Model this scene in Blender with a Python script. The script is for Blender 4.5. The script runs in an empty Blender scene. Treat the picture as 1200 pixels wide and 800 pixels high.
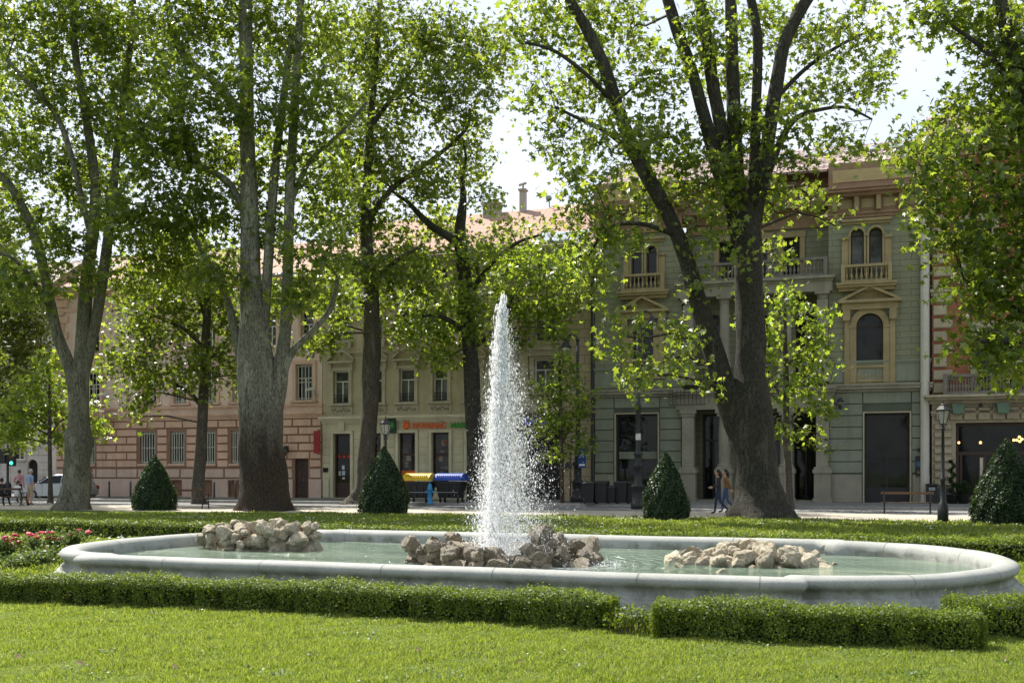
import bpy, bmesh, math, random
import numpy as np
from mathutils import Vector, Matrix
random.seed(7)
RNG = np.random.default_rng(11)
R = math.radians
scene = bpy.context.scene
COL = scene.collection
FOC, HZ, EYE = 1275.0, 553.0, 1.6          # camera focal length in photo pixels, horizon row, eye height

# ------------------------------------------------------------------ measuring helpers (used to get real positions)
def G(u, v, z=0.0):
    d = (EYE - z) * FOC / (v - HZ)
    return Vector(((u - 600) / FOC * d, d, z))
def P(u, v, Y):
    return Vector(((u - 600) / FOC * Y, Y, EYE - (v - HZ) / FOC * Y))
A_F = R(18.5)                               # facades and street run at this angle
TF = math.tan(A_F)
def fdist(u, d0=59.1):
    return d0 / (1 + TF * (u - 600) / FOC)
def FS(u):                                  # distance along the facade line
    return (u - 600) / FOC * fdist(u) / math.cos(A_F)
def FZ(u, v):
    return EYE - (v - HZ) / FOC * fdist(u)
def FP(s, z=0.0, out=0.0, d0=59.1):         # facade coordinates -> world; out = metres in front of the facade
    return Vector((s * math.cos(A_F) - out * math.sin(A_F), d0 - s * math.sin(A_F) - out * math.cos(A_F), z))

# ------------------------------------------------------------------ objects
def tag(o, label=None, cat=None, group=None, kind=None):
    if label: o['label'] = label
    if cat: o['category'] = cat
    if group: o['group'] = group
    if kind: o['kind'] = kind
    return o
def thing(name, label, cat, loc=(0, 0, 0), rz=0.0, group=None):
    o = bpy.data.objects.new(name, None)
    o.empty_display_size = 0.3
    COL.objects.link(o)
    o.location = loc
    o.rotation_euler = (0, 0, rz)
    return tag(o, label, cat, group)
def link_mesh(name, me, mat=None, parent=None, smooth=False):
    if mat is not None:
        for m in (mat if isinstance(mat, (list, tuple)) else [mat]):
            me.materials.append(m)
    if smooth:
        me.polygons.foreach_set('use_smooth', [True] * len(me.polygons))
    o = bpy.data.objects.new(name, me)
    COL.objects.link(o)
    if parent is not None: o.parent = parent
    return o
def copy_tree(o, parent=None):
    c = o.copy()
    COL.objects.link(c)
    if parent is not None: c.parent = parent
    for ch in [x for x in bpy.data.objects if x.parent == o]:
        copy_tree(ch, c)
    return c

class MB:
    def __init__(s): s.v = []; s.f = []; s.m = []; s.mi = 0
    def add(s, vs, fs):
        n = len(s.v)
        s.v += [tuple(v) for v in vs]
        s.f += [tuple(i + n for i in f) for f in fs]
        s.m += [s.mi] * len(fs)
        return s
    def box(s, x0, x1, y0, y1, z0, z1):
        return s.add([(x0,y0,z0),(x1,y0,z0),(x1,y1,z0),(x0,y1,z0),(x0,y0,z1),(x1,y0,z1),(x1,y1,z1),(x0,y1,z1)],
                     [(0,3,2,1),(4,5,6,7),(0,1,5,4),(1,2,6,5),(2,3,7,6),(3,0,4,7)])
    def cbox(s, x0, x1, y0, y1, z0, z1, c):          # box with its front (low y) face chamfered
        return s.add([(x0,y1,z0),(x1,y1,z0),(x1,y1,z1),(x0,y1,z1),(x0+c,y0,z0+c),(x1-c,y0,z0+c),(x1-c,y0,z1-c),(x0+c,y0,z1-c)],
                     [(0,1,2,3),(4,7,6,5),(0,4,5,1),(1,5,6,2),(2,6,7,3),(3,7,4,0)])
    def prism(s, poly, y0, y1):                      # polygon in (x, z), counter-clockwise seen from -y
        n = len(poly)
        vs = [(x, y0, z) for x, z in poly] + [(x, y1, z) for x, z in poly]
        fs = [tuple(range(n)), tuple(range(2*n-1, n-1, -1))]
        fs += [(i, i+n, (i+1) % n + n, (i+1) % n) for i in range(n)]
        return s.add(vs, fs)
    def lathe(s, prof, cx=0, cy=0, n=12, z=0.0, ph=0.0):   # prof: (r, z)
        vs = []; fs = []
        for r, h in prof:
            for k in range(n):
                a = ph + 2*math.pi*k/n
                vs.append((cx + r*math.cos(a), cy + r*math.sin(a), z + h))
        for i in range(len(prof)-1):
            for k in range(n):
                k2 = (k+1) % n
                fs.append((i*n+k, i*n+k2, (i+1)*n+k2, (i+1)*n+k))
        fs.append(tuple(range(n-1, -1, -1)))
        fs.append(tuple((len(prof)-1)*n + k for k in range(n)))
        return s.add(vs, fs)
    def tube(s, pts, rad, n=8, cap=True, rough=0.0, seed=0):
        pts = [Vector(p) for p in pts]
        rnd = random.Random(seed)
        if not isinstance(rad, (list, tuple)): rad = [rad]*len(pts)
        vs = []; fs = []
        t0 = (pts[1]-pts[0]).normalized()
        up = Vector((0, 1, 0)) if abs(t0.y) < .9 else Vector((1, 0, 0))
        nrm = t0.cross(up).normalized()
        ph = [rnd.uniform(0, 6.28) for _ in range(6)]
        for i, p in enumerate(pts):
            t = (pts[min(i+1, len(pts)-1)] - pts[max(i-1, 0)]).normalized()
            nrm = (nrm - t*nrm.dot(t)).normalized()
            b = t.cross(nrm)
            for k in range(n):
                a = 2*math.pi*k/n
                r = rad[i]
                if rough:
                    r *= 1 + rough*(math.sin(2*a + ph[0] + i*.35) * .5 + math.sin(3*a + ph[1] - i*.5)*.45 + math.sin(5*a + ph[2] + i*.8)*.3 + rnd.uniform(-.25, .25))
                vs.append(p + (nrm*math.cos(a) + b*math.sin(a))*r)
        for i in range(len(pts)-1):
            for k in range(n):
                k2 = (k+1) % n
                fs.append((i*n+k, i*n+k2, (i+1)*n+k2, (i+1)*n+k))
        if cap:
            fs.append(tuple(range(n-1, -1, -1)))
            fs.append(tuple((len(pts)-1)*n+k for k in range(n)))
        return s.add(vs, fs)
    def sphere(s, c, r, nu=10, nv=7, sc=(1, 1, 1)):
        prof = [(math.sin(math.pi*j/nv), -math.cos(math.pi*j/nv)) for j in range(nv+1)]
        prof[0] = (.02, -1); prof[-1] = (.02, 1)
        vs = []; fs = []
        for rr, h in prof:
            for k in range(nu):
                a = 2*math.pi*k/nu
                vs.append((c[0]+r*sc[0]*rr*math.cos(a), c[1]+r*sc[1]*rr*math.sin(a), c[2]+r*sc[2]*h))
        for i in range(nv):
            for k in range(nu):
                k2 = (k+1) % nu
                fs.append((i*nu+k, i*nu+k2, (i+1)*nu+k2, (i+1)*nu+k))
        fs.append(tuple(range(nu-1, -1, -1))); fs.append(tuple(nv*nu+k for k in range(nu)))
        return s.add(vs, fs)
    def mesh(s, name):
        me = bpy.data.meshes.new(name)
        me.from_pydata(s.v, [], s.f)
        if any(s.m): me.polygons.foreach_set('material_index', s.m)
        me.update()
        return me
    def build(s, name, mat=None, parent=None, smooth=False):
        return link_mesh(name, s.mesh(name), mat, parent, smooth)

def np_mesh(name, V, F):
    """V (n,3), F (m,k) with k = 3 or 4"""
    V = np.ascontiguousarray(V, dtype=np.float32); F = np.ascontiguousarray(F, dtype=np.int32)
    me = bpy.data.meshes.new(name)
    k = F.shape[1]
    me.vertices.add(len(V)); me.vertices.foreach_set('co', V.ravel())
    me.loops.add(F.size); me.loops.foreach_set('vertex_index', F.ravel())
    me.polygons.add(len(F)); me.polygons.foreach_set('loop_start', np.arange(0, F.size, k, dtype=np.int32))
    me.update(calc_edges=True)
    return me

# ------------------------------------------------------------------ materials
MATS = {}
def nodes_of(name):
    m = bpy.data.materials.new(name)
    m.use_nodes = True
    nt = m.node_tree
    return m, nt, nt.nodes['Principled BSDF']
def mk(nt, t, **kw):
    n = nt.nodes.new(t)
    for k, v in kw.items(): setattr(n, k, v)
    return n
def ramp(nt, fac, stops):
    r = mk(nt, 'ShaderNodeValToRGB')
    el = r.color_ramp.elements
    while len(el) < len(stops): el.new(.5)
    for e, (p, c) in zip(el, stops):
        e.position = p; e.color = (*c, 1)
    nt.links.new(fac, r.inputs['Fac'])
    return r.outputs['Color']
def noise(nt, scale, detail=4, rough=.55, vec=None, dist=0.0):
    n = mk(nt, 'ShaderNodeTexNoise')
    n.inputs['Scale'].default_value = scale; n.inputs['Detail'].default_value = detail
    n.inputs['Roughness'].default_value = rough; n.inputs['Distortion'].default_value = dist
    if vec is not None: nt.links.new(vec, n.inputs['Vector'])
    return n.outputs['Fac']
def objco(nt): return mk(nt, 'ShaderNodeTexCoord').outputs['Object']
def mixc(nt, fac, a, b, mode='MIX'):
    m = mk(nt, 'ShaderNodeMix', data_type='RGBA', blend_type=mode)
    for sock, val in ((m.inputs[0], fac), (m.inputs[6], a), (m.inputs[7], b)):
        if hasattr(val, 'is_linked'): nt.links.new(val, sock)
        elif isinstance(val, tuple): sock.default_value = (*val, 1) if len(val) == 3 else val
        else: sock.default_value = val
    return m.outputs[2]
def bump(nt, bs, h, strength=.3, dist=.02):
    b = mk(nt, 'ShaderNodeBump')
    b.inputs['Strength'].default_value = strength; b.inputs['Distance'].default_value = dist
    nt.links.new(h, b.inputs['Height']); nt.links.new(b.outputs['Normal'], bs.inputs['Normal'])
def mat(name, col, rough=.7, var=.25, scale=3.0, bmp=.0, metal=0.0, spec=.4, fine=None, bdist=.02):
    """a painted / mineral surface: base colour broken up by two noises"""
    if name in MATS: return MATS[name]
    m, nt, bs = nodes_of(name)
    co = objco(nt)
    n1 = noise(nt, scale, 5, .6, co)
    lo = tuple(c*(1-var) for c in col); hi = tuple(min(1, c*(1+var)) for c in col)
    c1 = ramp(nt, n1, [(.3, lo), (.7, hi)])
    n2 = noise(nt, (fine or scale*9), 4, .7, co)
    c2 = mixc(nt, .35*min(1, var*3), c1, ramp(nt, n2, [(.35, tuple(c*.6 for c in col)), (.65, tuple(min(1, c*1.25) for c in col))]))
    if any(k in name for k in ('render', 'trim', 'stone', 'rustication', 'plinth', 'cornice')) and 'kerb' not in name:
        mp = mk(nt, 'ShaderNodeMapping'); mp.inputs['Scale'].default_value = (1, 1, .13); nt.links.new(co, mp.inputs['Vector'])
        n3 = noise(nt, 2.3, 5, .65, mp.outputs['Vector'])        # rain streaks and soot
        c2 = mixc(nt, ramp(nt, n3, [(.5, (0, 0, 0)), (.72, (.5, .5, .5))]), c2, tuple(c*.55 for c in col))
    nt.links.new(c2, bs.inputs['Base Color'])
    bs.inputs['Roughness'].default_value = rough; bs.inputs['Metallic'].default_value = metal
    bs.inputs['Specular IOR Level'].default_value = spec
    if bmp: bump(nt, bs, n2, bmp, bdist)
    MATS[name] = m
    return m
def leaf_mat(name, cols, trans, tfac=.5, rough=.45, spec=.35):
    if name in MATS: return MATS[name]
    m, nt, bs = nodes_of(name)
    rnd = mk(nt, 'ShaderNodeNewGeometry').outputs['Random Per Island']
    c = ramp(nt, rnd, [(i/(len(cols)-1), q) for i, q in enumerate(cols)])
    nt.links.new(c, bs.inputs['Base Color'])
    bs.inputs['Roughness'].default_value = rough
    bs.inputs['Specular IOR Level'].default_value = spec
    tr = mk(nt, 'ShaderNodeBsdfTranslucent')
    ct = ramp(nt, rnd, [(i/(len(trans)-1), q) for i, q in enumerate(trans)])
    nt.links.new(ct, tr.inputs['Color'])
    mx = mk(nt, 'ShaderNodeMixShader')
    mx.inputs[0].default_value = tfac
    nt.links.new(bs.outputs[0], mx.inputs[1]); nt.links.new(tr.outputs[0], mx.inputs[2])
    nt.links.new(mx.outputs[0], nt.nodes['Material Output'].inputs['Surface'])
    MATS[name] = m
    return m
def bark_mat(name, base, patch, dark, zdark=0.0, scale=2.2, peel=.5, fleck=.5):
    """plane-tree bark: peeling pale patches, vertical streaks, rougher and darker bark at the foot"""
    if name in MATS: return MATS[name]
    m, nt, bs = nodes_of(name)
    co = objco(nt)
    mp = mk(nt, 'ShaderNodeMapping'); mp.inputs['Scale'].default_value = (1, 1, .24)
    nt.links.new(co, mp.inputs['Vector']); v = mp.outputs['Vector']
    n1 = noise(nt, scale, 5, .62, v, .6)
    n2 = noise(nt, scale*3.1, 5, .65, v, .8)
    n3 = noise(nt, scale*14, 4, .7, v)
    c = ramp(nt, n1, [(.36, tuple(x*.8 for x in base)), (.48+.08*(1-peel), base), (.50+.1*(1-peel), patch), (.72, tuple(min(1, x*1.35) for x in patch))])
    c = mixc(nt, ramp(nt, n2, [(.52, (0, 0, 0)), (.56, (1, 1, 1))]), c, tuple(x*.62 for x in base))
    c = mixc(nt, ramp(nt, noise(nt, scale*6, 3, .6, v, .3), [(.63, (0, 0, 0)), (.66, (fleck, fleck, fleck))]), c, tuple(min(1, x*1.5) for x in patch))
    c = mixc(nt, .5, c, ramp(nt, n3, [(.36, tuple(x*.25 for x in base)), (.64, tuple(min(1, x*1.6) for x in patch))]))
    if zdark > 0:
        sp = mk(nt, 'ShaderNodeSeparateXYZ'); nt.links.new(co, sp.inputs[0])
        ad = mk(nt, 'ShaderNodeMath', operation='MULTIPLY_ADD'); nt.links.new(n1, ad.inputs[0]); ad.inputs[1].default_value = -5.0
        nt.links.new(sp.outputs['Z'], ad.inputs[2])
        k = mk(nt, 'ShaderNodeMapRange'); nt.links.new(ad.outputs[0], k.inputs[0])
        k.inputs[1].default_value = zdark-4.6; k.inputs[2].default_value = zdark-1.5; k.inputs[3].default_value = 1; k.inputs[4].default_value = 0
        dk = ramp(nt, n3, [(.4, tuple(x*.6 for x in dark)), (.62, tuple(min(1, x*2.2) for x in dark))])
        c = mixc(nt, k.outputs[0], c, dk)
    nt.links.new(c, bs.inputs['Base Color'])
    bs.inputs['Roughness'].default_value = .85; bs.inputs['Specular IOR Level'].default_value = .2
    ad2 = mk(nt, 'ShaderNodeMath', operation='ADD'); nt.links.new(n2, ad2.inputs[0]); nt.links.new(n3, ad2.inputs[1])
    bump(nt, bs, ad2.outputs[0], .9, .07)
    MATS[name] = m
    return m
def brick_mat(name, c1, c2, mortar, bw, rh, msize=.012, var=.2, offset=.5, rough=.8, bmp=.25):
    """courses laid out in the object's own x and z"""
    if name in MATS: return MATS[name]
    m, nt, bs = nodes_of(name)
    co = objco(nt)
    sp = mk(nt, 'ShaderNodeSeparateXYZ'); nt.links.new(co, sp.inputs[0])
    cb = mk(nt, 'ShaderNodeCombineXYZ'); nt.links.new(sp.outputs['X'], cb.inputs[0]); nt.links.new(sp.outputs['Z'], cb.inputs[1])
    b = mk(nt, 'ShaderNodeTexBrick'); nt.links.new(cb.outputs[0], b.inputs['Vector'])
    b.offset = offset
    b.inputs['Color1'].default_value = (*c1, 1); b.inputs['Color2'].default_value = (*c2, 1); b.inputs['Mortar'].default_value = (*mortar, 1)
    b.inputs['Scale'].default_value = 1; b.inputs['Mortar Size'].default_value = msize
    b.inputs['Brick Width'].default_value = bw; b.inputs['Row Height'].default_value = rh
    n1 = noise(nt, .6, 5, .65, co); n2 = noise(nt, 14, 4, .7, co)
    c = mixc(nt, ramp(nt, n1, [(.4, (0, 0, 0)), (.75, (var*2, var*2, var*2))]), b.outputs['Color'], tuple(x*.6 for x in c1))
    c = mixc(nt, .25, c, ramp(nt, n2, [(.35, tuple(x*.6 for x in c1)), (.65, tuple(min(1, x*1.3) for x in c2))]))
    nt.links.new(c, bs.inputs['Base Color'])
    bs.inputs['Roughness'].default_value = rough; bs.inputs['Specular IOR Level'].default_value = .25
    bump(nt, bs, b.outputs['Fac'], -bmp, .02)
    MATS[name] = m
    return m
def emit_mat(name, col, s):
    if name in MATS: return MATS[name]
    m, nt, bs = nodes_of(name)
    bs.inputs['Base Color'].default_value = (*col, 1)
    bs.inputs['Emission Color'].default_value = (*col, 1); bs.inputs['Emission Strength'].default_value = s
    MATS[name] = m
    return m
def glass_mat(name, col, rough=.04, var=.5):
    if name in MATS: return MATS[name]
    m, nt, bs = nodes_of(name)
    co = objco(nt)
    n = noise(nt, 1.3, 4, .6, co)
    nt.links.new(ramp(nt, n, [(.35, tuple(c*(1-var) for c in col)), (.7, tuple(c*(1+var) for c in col))]), bs.inputs['Base Color'])
    bs.inputs['Roughness'].default_value = rough; bs.inputs['Specular IOR Level'].default_value = .28
    bump(nt, bs, noise(nt, .9, 2, .5, co), .06, .05)
    MATS[name] = m
    return m
# ================================================================== world, sun, camera
SUN_DIR = Vector((-.62*.616, .78*.616, .788)).normalized()       # towards the sun: high, behind the facades, from the left
w = bpy.data.worlds.new('World'); scene.world = w; w.use_nodes = True
wn = w.node_tree
sky = wn.nodes.new('ShaderNodeTexSky'); sky.sky_type = 'NISHITA'; sky.sun_disc = False
sky.sun_elevation = math.asin(SUN_DIR.z); sky.sun_rotation = math.atan2(SUN_DIR.x, SUN_DIR.y)
sky.air_density = 1.3; sky.dust_density = 2.2; sky.ozone_density = 1.0
wtc = wn.nodes.new('ShaderNodeTexCoord')
wns = wn.nodes.new('ShaderNodeTexNoise'); wns.inputs['Scale'].default_value = 2.2; wns.inputs['Detail'].default_value = 6
wmp = wn.nodes.new('ShaderNodeMapping'); wmp.inputs['Scale'].default_value = (1, 1, 2.6)
wn.links.new(wtc.outputs['Generated'], wmp.inputs['Vector']); wn.links.new(wmp.outputs['Vector'], wns.inputs['Vector'])
wr = wn.nodes.new('ShaderNodeValToRGB'); wr.color_ramp.elements[0].position = .36; wr.color_ramp.elements[1].position = .62
wr.color_ramp.elements[0].color = (.4, .4, .4, 1); wr.color_ramp.elements[1].color = (.95, .95, .95, 1)
wn.links.new(wns.outputs['Fac'], wr.inputs['Fac'])
wmx = wn.nodes.new('ShaderNodeMix'); wmx.data_type = 'RGBA'
wn.links.new(wr.outputs['Color'], wmx.inputs[0]); wn.links.new(sky.outputs['Color'], wmx.inputs[6])
wmx.inputs[7].default_value = (7.3, 7.9, 8.8, 1)            # thin bright cloud
bg = wn.nodes['Background']; bg.inputs['Strength'].default_value = .073
wn.links.new(wmx.outputs[2], bg.inputs['Color'])
sl = bpy.data.lights.new('sun', 'SUN'); sl.energy = 4.9; sl.angle = R(.53); sl.color = (1, .95, .86)
so = bpy.data.objects.new('sun', sl); COL.objects.link(so)
so.rotation_euler = (-SUN_DIR).to_track_quat('-Z', 'Y').to_euler()
cam = bpy.data.cameras.new('camera'); co_ = bpy.data.objects.new('camera', cam); COL.objects.link(co_)
cam.sensor_width = 36; cam.lens = FOC/1200*36; cam.shift_y = (HZ-400)/1200; cam.clip_end = 3000; cam.clip_start = .1
co_.location = (0, 0, EYE); co_.rotation_euler = (R(90), 0, 0)
scene.camera = co_
scene.render.engine = 'CYCLES'
scene.view_settings.view_transform = 'Standard'; scene.view_settings.look = 'None'
scene.view_settings.exposure = 1.0; scene.view_settings.gamma = 1
scene.cycles.max_bounces = 7; scene.cycles.transmission_bounces = 4; scene.cycles.diffuse_bounces = 4
scene.cycles.transparent_max_bounces = 6

# ================================================================== ground sheets
def strip(name, d0a, d0b, z, m, sa=-400, sb=400):
    a = [FP(sa, z, 0, d0a), FP(sb, z, 0, d0a), FP(sb, z, 0, d0b), FP(sa, z, 0, d0b)]
    o = MB().add(a, [(0, 1, 2, 3)]).build(name, m)
    return tag(o, kind='structure')
def ground_mat(name, stops, scale, fine, bmp=.3, rough=.95):
    m, nt, bs = nodes_of(name)
    co = objco(nt)
    n1 = noise(nt, scale, 6, .62, co); n2 = noise(nt, fine, 5, .75, co)
    c = ramp(nt, n1, stops)
    c = mixc(nt, .4, c, ramp(nt, n2, [(.36, tuple(x*.4 for x in stops[0][1])), (.64, tuple(min(1, x*1.45) for x in stops[-1][1]))]))
    nt.links.new(c, bs.inputs['Base Color']); bs.inputs['Roughness'].default_value = rough
    bs.inputs['Specular IOR Level'].default_value = .2
    bump(nt, bs, n2, bmp, .02)
    return m
m_soil = ground_mat('lawn_soil', [(.3, (.045, .075, .014)), (.55, (.075, .115, .02)), (.75, (.11, .13, .03))], .9, 30)
m_gravel = ground_mat('gravel', [(.35, (.30, .26, .21)), (.5, (.40, .355, .29)), (.66, (.47, .42, .35))], .5, 38, .5)
m_asph = ground_mat('asphalt', [(.35, (.12, .12, .12)), (.6, (.17, .168, .165)), (.75, (.2, .195, .19))], .3, 45, .3)
m_pave = ground_mat('pavement_asphalt', [(.35, (.14, .14, .14)), (.6, (.19, .187, .182)), (.75, (.23, .225, .215))], .4, 30, .3)
m_kerb = mat('kerb_stone', (.30, .29, .27), .85, .25, 2, .3)
D_GRASS, D_GRAVEL, D_ROAD = 39.6, 46.2, 52.0
me_g = MB().add([(-900, -700, -.03), (900, -700, -.03), (900, 1200, -.03), (-900, 1200, -.03)], [(0, 1, 2, 3)])
tag(me_g.build('ground', m_soil), kind='structure')
strip('lawn', -30, D_GRASS, 0.0, m_soil, -120, 120)
strip('gravel_path', D_GRASS, D_GRAVEL, 0.004, m_gravel, -120, 120)
strip('park_edge_stone', D_GRAVEL, D_GRAVEL+.28, .010, m_kerb, -120, 120)
strip('road', D_GRAVEL+.28, 190, -.006, m_asph, -160, 160)
S_CORNER = FS(66)
mb = MB()
for (a, b) in ((S_CORNER-1.3, 90),):
    q = [FP(a, 0, 0, D_ROAD+.3), FP(b, 0, 0, D_ROAD+.3), FP(b, 0, 0, 60.5), FP(a, 0, 0, 60.5)]
    mb.add([Vector((p.x, p.y, -.01)) for p in q] + [Vector((p.x, p.y, .118)) for p in q], [(4, 5, 6, 7), (0, 1, 5, 4), (3, 0, 4, 7)])
tag(mb.build('pavement', m_pave), kind='structure')
mb = MB()
s = S_CORNER-1.3
while s < 60:                                         # kerb stones, each about a metre long
    L = random.uniform(.9, 1.2)
    pts = [FP(s+.006, 0, 0, D_ROAD), FP(s+L-.006, 0, 0, D_ROAD), FP(s+L-.006, 0, 0, D_ROAD+.295), FP(s+.006, 0, 0, D_ROAD+.295)]
    h = .122+random.uniform(-.004, .004)
    mb.add([Vector((p.x, p.y, -.02)) for p in pts] + [Vector((p.x, p.y, h)) for p in pts], [(4, 5, 6, 7), (0, 1, 5, 4), (1, 2, 6, 5), (2, 3, 7, 6), (3, 0, 4, 7)])
    s += L
tag(mb.build('kerb', m_kerb), kind='structure')
# painted edge line on the road, as in the photograph's white strip along the park side
strip('road_marking', 49.6, 49.75, -.002, mat('road_paint', (.75, .74, .7), .7, .15, 4), -60, 60)

# ================================================================== fountain
A_B = R(20.5)
BU = Vector((math.cos(A_B), -math.sin(A_B), 0)); BV = Vector((math.sin(A_B), math.cos(A_B), 0))
B_L, B_W, B_A, B_AR = 9.2, 6.8, 1.95, 2.27
F_R = Vector((2.94, 11.35, 0))
B_C = F_R - BU*(B_L/2) + BV*(B_W/2)
fountain = thing('fountain_basin', 'long pale stone fountain basin with rounded ends full of shallow water', 'fountain', B_C, -A_B)
def basin_path():
    hl, hw, st = B_L/2, B_W/2, .3
    pts = []
    def seg(a, b, n):
        for i in range(n): pts.append((a[0]+(b[0]-a[0])*i/n, a[1]+(b[1]-a[1])*i/n))
    seg((-hl, -hw), (hl, -hw), 24)
    seg((hl, -hw), (hl, -hw+st), 1)
    N = 40
    for i in range(N): pts.append((hl + B_AR*math.sin(math.pi*i/N), -(hw-st)*math.cos(math.pi*i/N)))
    seg((hl, hw-st), (hl, hw), 1)
    seg((hl, hw), (-hl, hw), 24)
    seg((-hl, hw), (-hl, hw-st), 1)
    for i in range(N): pts.append((-hl - B_A*math.sin(math.pi*i/N), (hw-st)*math.cos(math.pi*i/N)))
    seg((-hl, -hw+st), (-hl, -hw), 1)
    return pts
BP = basin_path()
def offset_path(pts, d):
    n = len(pts); out = []
    for i in range(n):
        p0, p1, p2 = pts[i-1], pts[i], pts[(i+1) % n]
        e1 = Vector((p1[0]-p0[0], p1[1]-p0[1])).normalized(); e2 = Vector((p2[0]-p1[0], p2[1]-p1[1])).normalized()
        n1 = Vector((e1.y, -e1.x)); n2 = Vector((e2.y, -e2.x))
        bsc = (n1+n2); k = bsc.length_squared/2
        out.append((p1[0]+bsc.x*d/max(k, .35), p1[1]+bsc.y*d/max(k, .35)))
    return out
def sweep(prof, name, m, jit=.0):
    mb = MB(); n = len(BP); vs = []; fs = []
    rings = [offset_path(BP, r) for r, z in prof]
    rn = random.Random(3)
    wob = [sum(math.sin(i*q+ph)*.0022 for q, ph in ((.21, 1), (.47, 2), (.9, .3))) for i in range(n)]
    for (r, z), ring in zip(prof, rings):
        for i, (x, y) in enumerate(ring): vs.append((x, y, z + (wob[i] + rn.uniform(-jit, jit) if z > .02 else 0)))
    for j in range(len(prof)-1):
        for i in range(n):
            i2 = (i+1) % n
            fs.append((j*n+i, j*n+i2, (j+1)*n+i2, (j+1)*n+i))
    mb.add(vs, fs)
    return mb.build(name, m, fountain, True)
def stone_mat():
    m, nt, bs = nodes_of('basin_stone')
    co = objco(nt)
    n1 = noise(nt, 1.1, 6, .65, co); n2 = noise(nt, 9, 6, .75, co); n3 = noise(nt, 60, 3, .7, co)
    c = ramp(nt, n1, [(.3, (.18, .195, .172)), (.5, (.24, .252, .224)), (.7, (.30, .308, .28))])
    c = mixc(nt, .3, c, ramp(nt, n3, [(.35, (.3, .3, .29)), (.65, (.62, .61, .59))]))
    # dark olive blotches, strongest under the rim and at the foot
    sp = mk(nt, 'ShaderNodeSeparateXYZ'); nt.links.new(co, sp.inputs[0])
    band = ramp(nt, sp.outputs['Z'], [(0, (.8, .8, .8)), (.06, (.35, .35, .35)), (.2, (.6, .6, .6)), (.35, (.9, .9, .9)), (.41, (.25, .25, .25)), (.49, (.12, .12, .12))])
    dm = mk(nt, 'ShaderNodeMapping'); dm.inputs['Scale'].default_value = (1, 1, .8); nt.links.new(co, dm.inputs['Vector'])
    n4 = noise(nt, 2.6, 7, .72, dm.outputs['Vector'])
    st = ramp(nt, n4, [(.42, (0, 0, 0)), (.6, (1, 1, 1))])
    k = mixc(nt, 1.0, band, st, 'MULTIPLY')
    c = mixc(nt, k, c, (.115, .12, .085))
    n5 = noise(nt, 2.3, 3, .5, co, 1.5)
    nt.links.new(c, bs.inputs['Base Color']); bs.inputs['Roughness'].default_value = .75; bs.inputs['Specular IOR Level'].default_value = .3
    bump(nt, bs, mixc(nt, .5, n2, n3), .35, .02)
    return m
m_basin = stone_mat()
rim_prof = [(-.20, .05), (-.195, .34), (-.18, .42), (-.14, .472), (-.07, .497), (0, .503), (.06, .494), (.10, .476), (.128, .447), (.135, .41), (.12, .376), (.088, .352), (.068, .335),
            (.062, .305), (.066, .28), (.08, .262)]
sweep(rim_prof, 'rim', m_basin, .0012)
sweep([(.06, .263), (.10, .262), (.118, .25), (.121, .213), (.124, .206), (.158, .202), (.172, .19), (.176, .150), (.18, .143), (.222, .138), (.238, .124), (.242, .085), (.248, .078), (.30, .072), (.318, .058), (.322, -.03)], 'plinth', m_basin, .0008)
for i0, fr in ((3, .4), (7, .2), (11, .6), (15, .3), (19, .7), (23, .1), (31, .5), (38, .3), (45, .6), (52, .2), (60, .5), (70, .4), (80, .3), (89, .5), (98, .5), (106, .4), (114, .2), (122, .6)):
    i0 = i0 % (len(BP)-1)                              # joints between the rim stones
    mb = MB(); vs = []
    seg_ = math.dist(BP[i0], BP[i0+1])
    for r, z in rim_prof[1:]:
        ring = offset_path(BP, r+(.0018 if r > 0 else -.0018)); a, c = ring[i0], ring[i0+1]
        for q in (fr-.0035/seg_, fr+.0035/seg_): vs.append((a[0]+(c[0]-a[0])*q, a[1]+(c[1]-a[1])*q, z+.0035))
    mb.add(vs, [(2*k, 2*k+1, 2*k+3, 2*k+2) for k in range(len(vs)//2-1)])
    mb.build('joint', mat('dark_mortar', (.15, .155, .13), .95, .3, 20), fountain)
fl = [(x, y, .06) for x, y in offset_path(BP, -.15)]
MB().add(fl, [tuple(range(len(fl)))]).build('basin_floor', mat('pale_basin_paint', (.36, .47, .42), .8, .2, 1.2), fountain)
JET0 = Vector((-.31, 15.75, 0))
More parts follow.
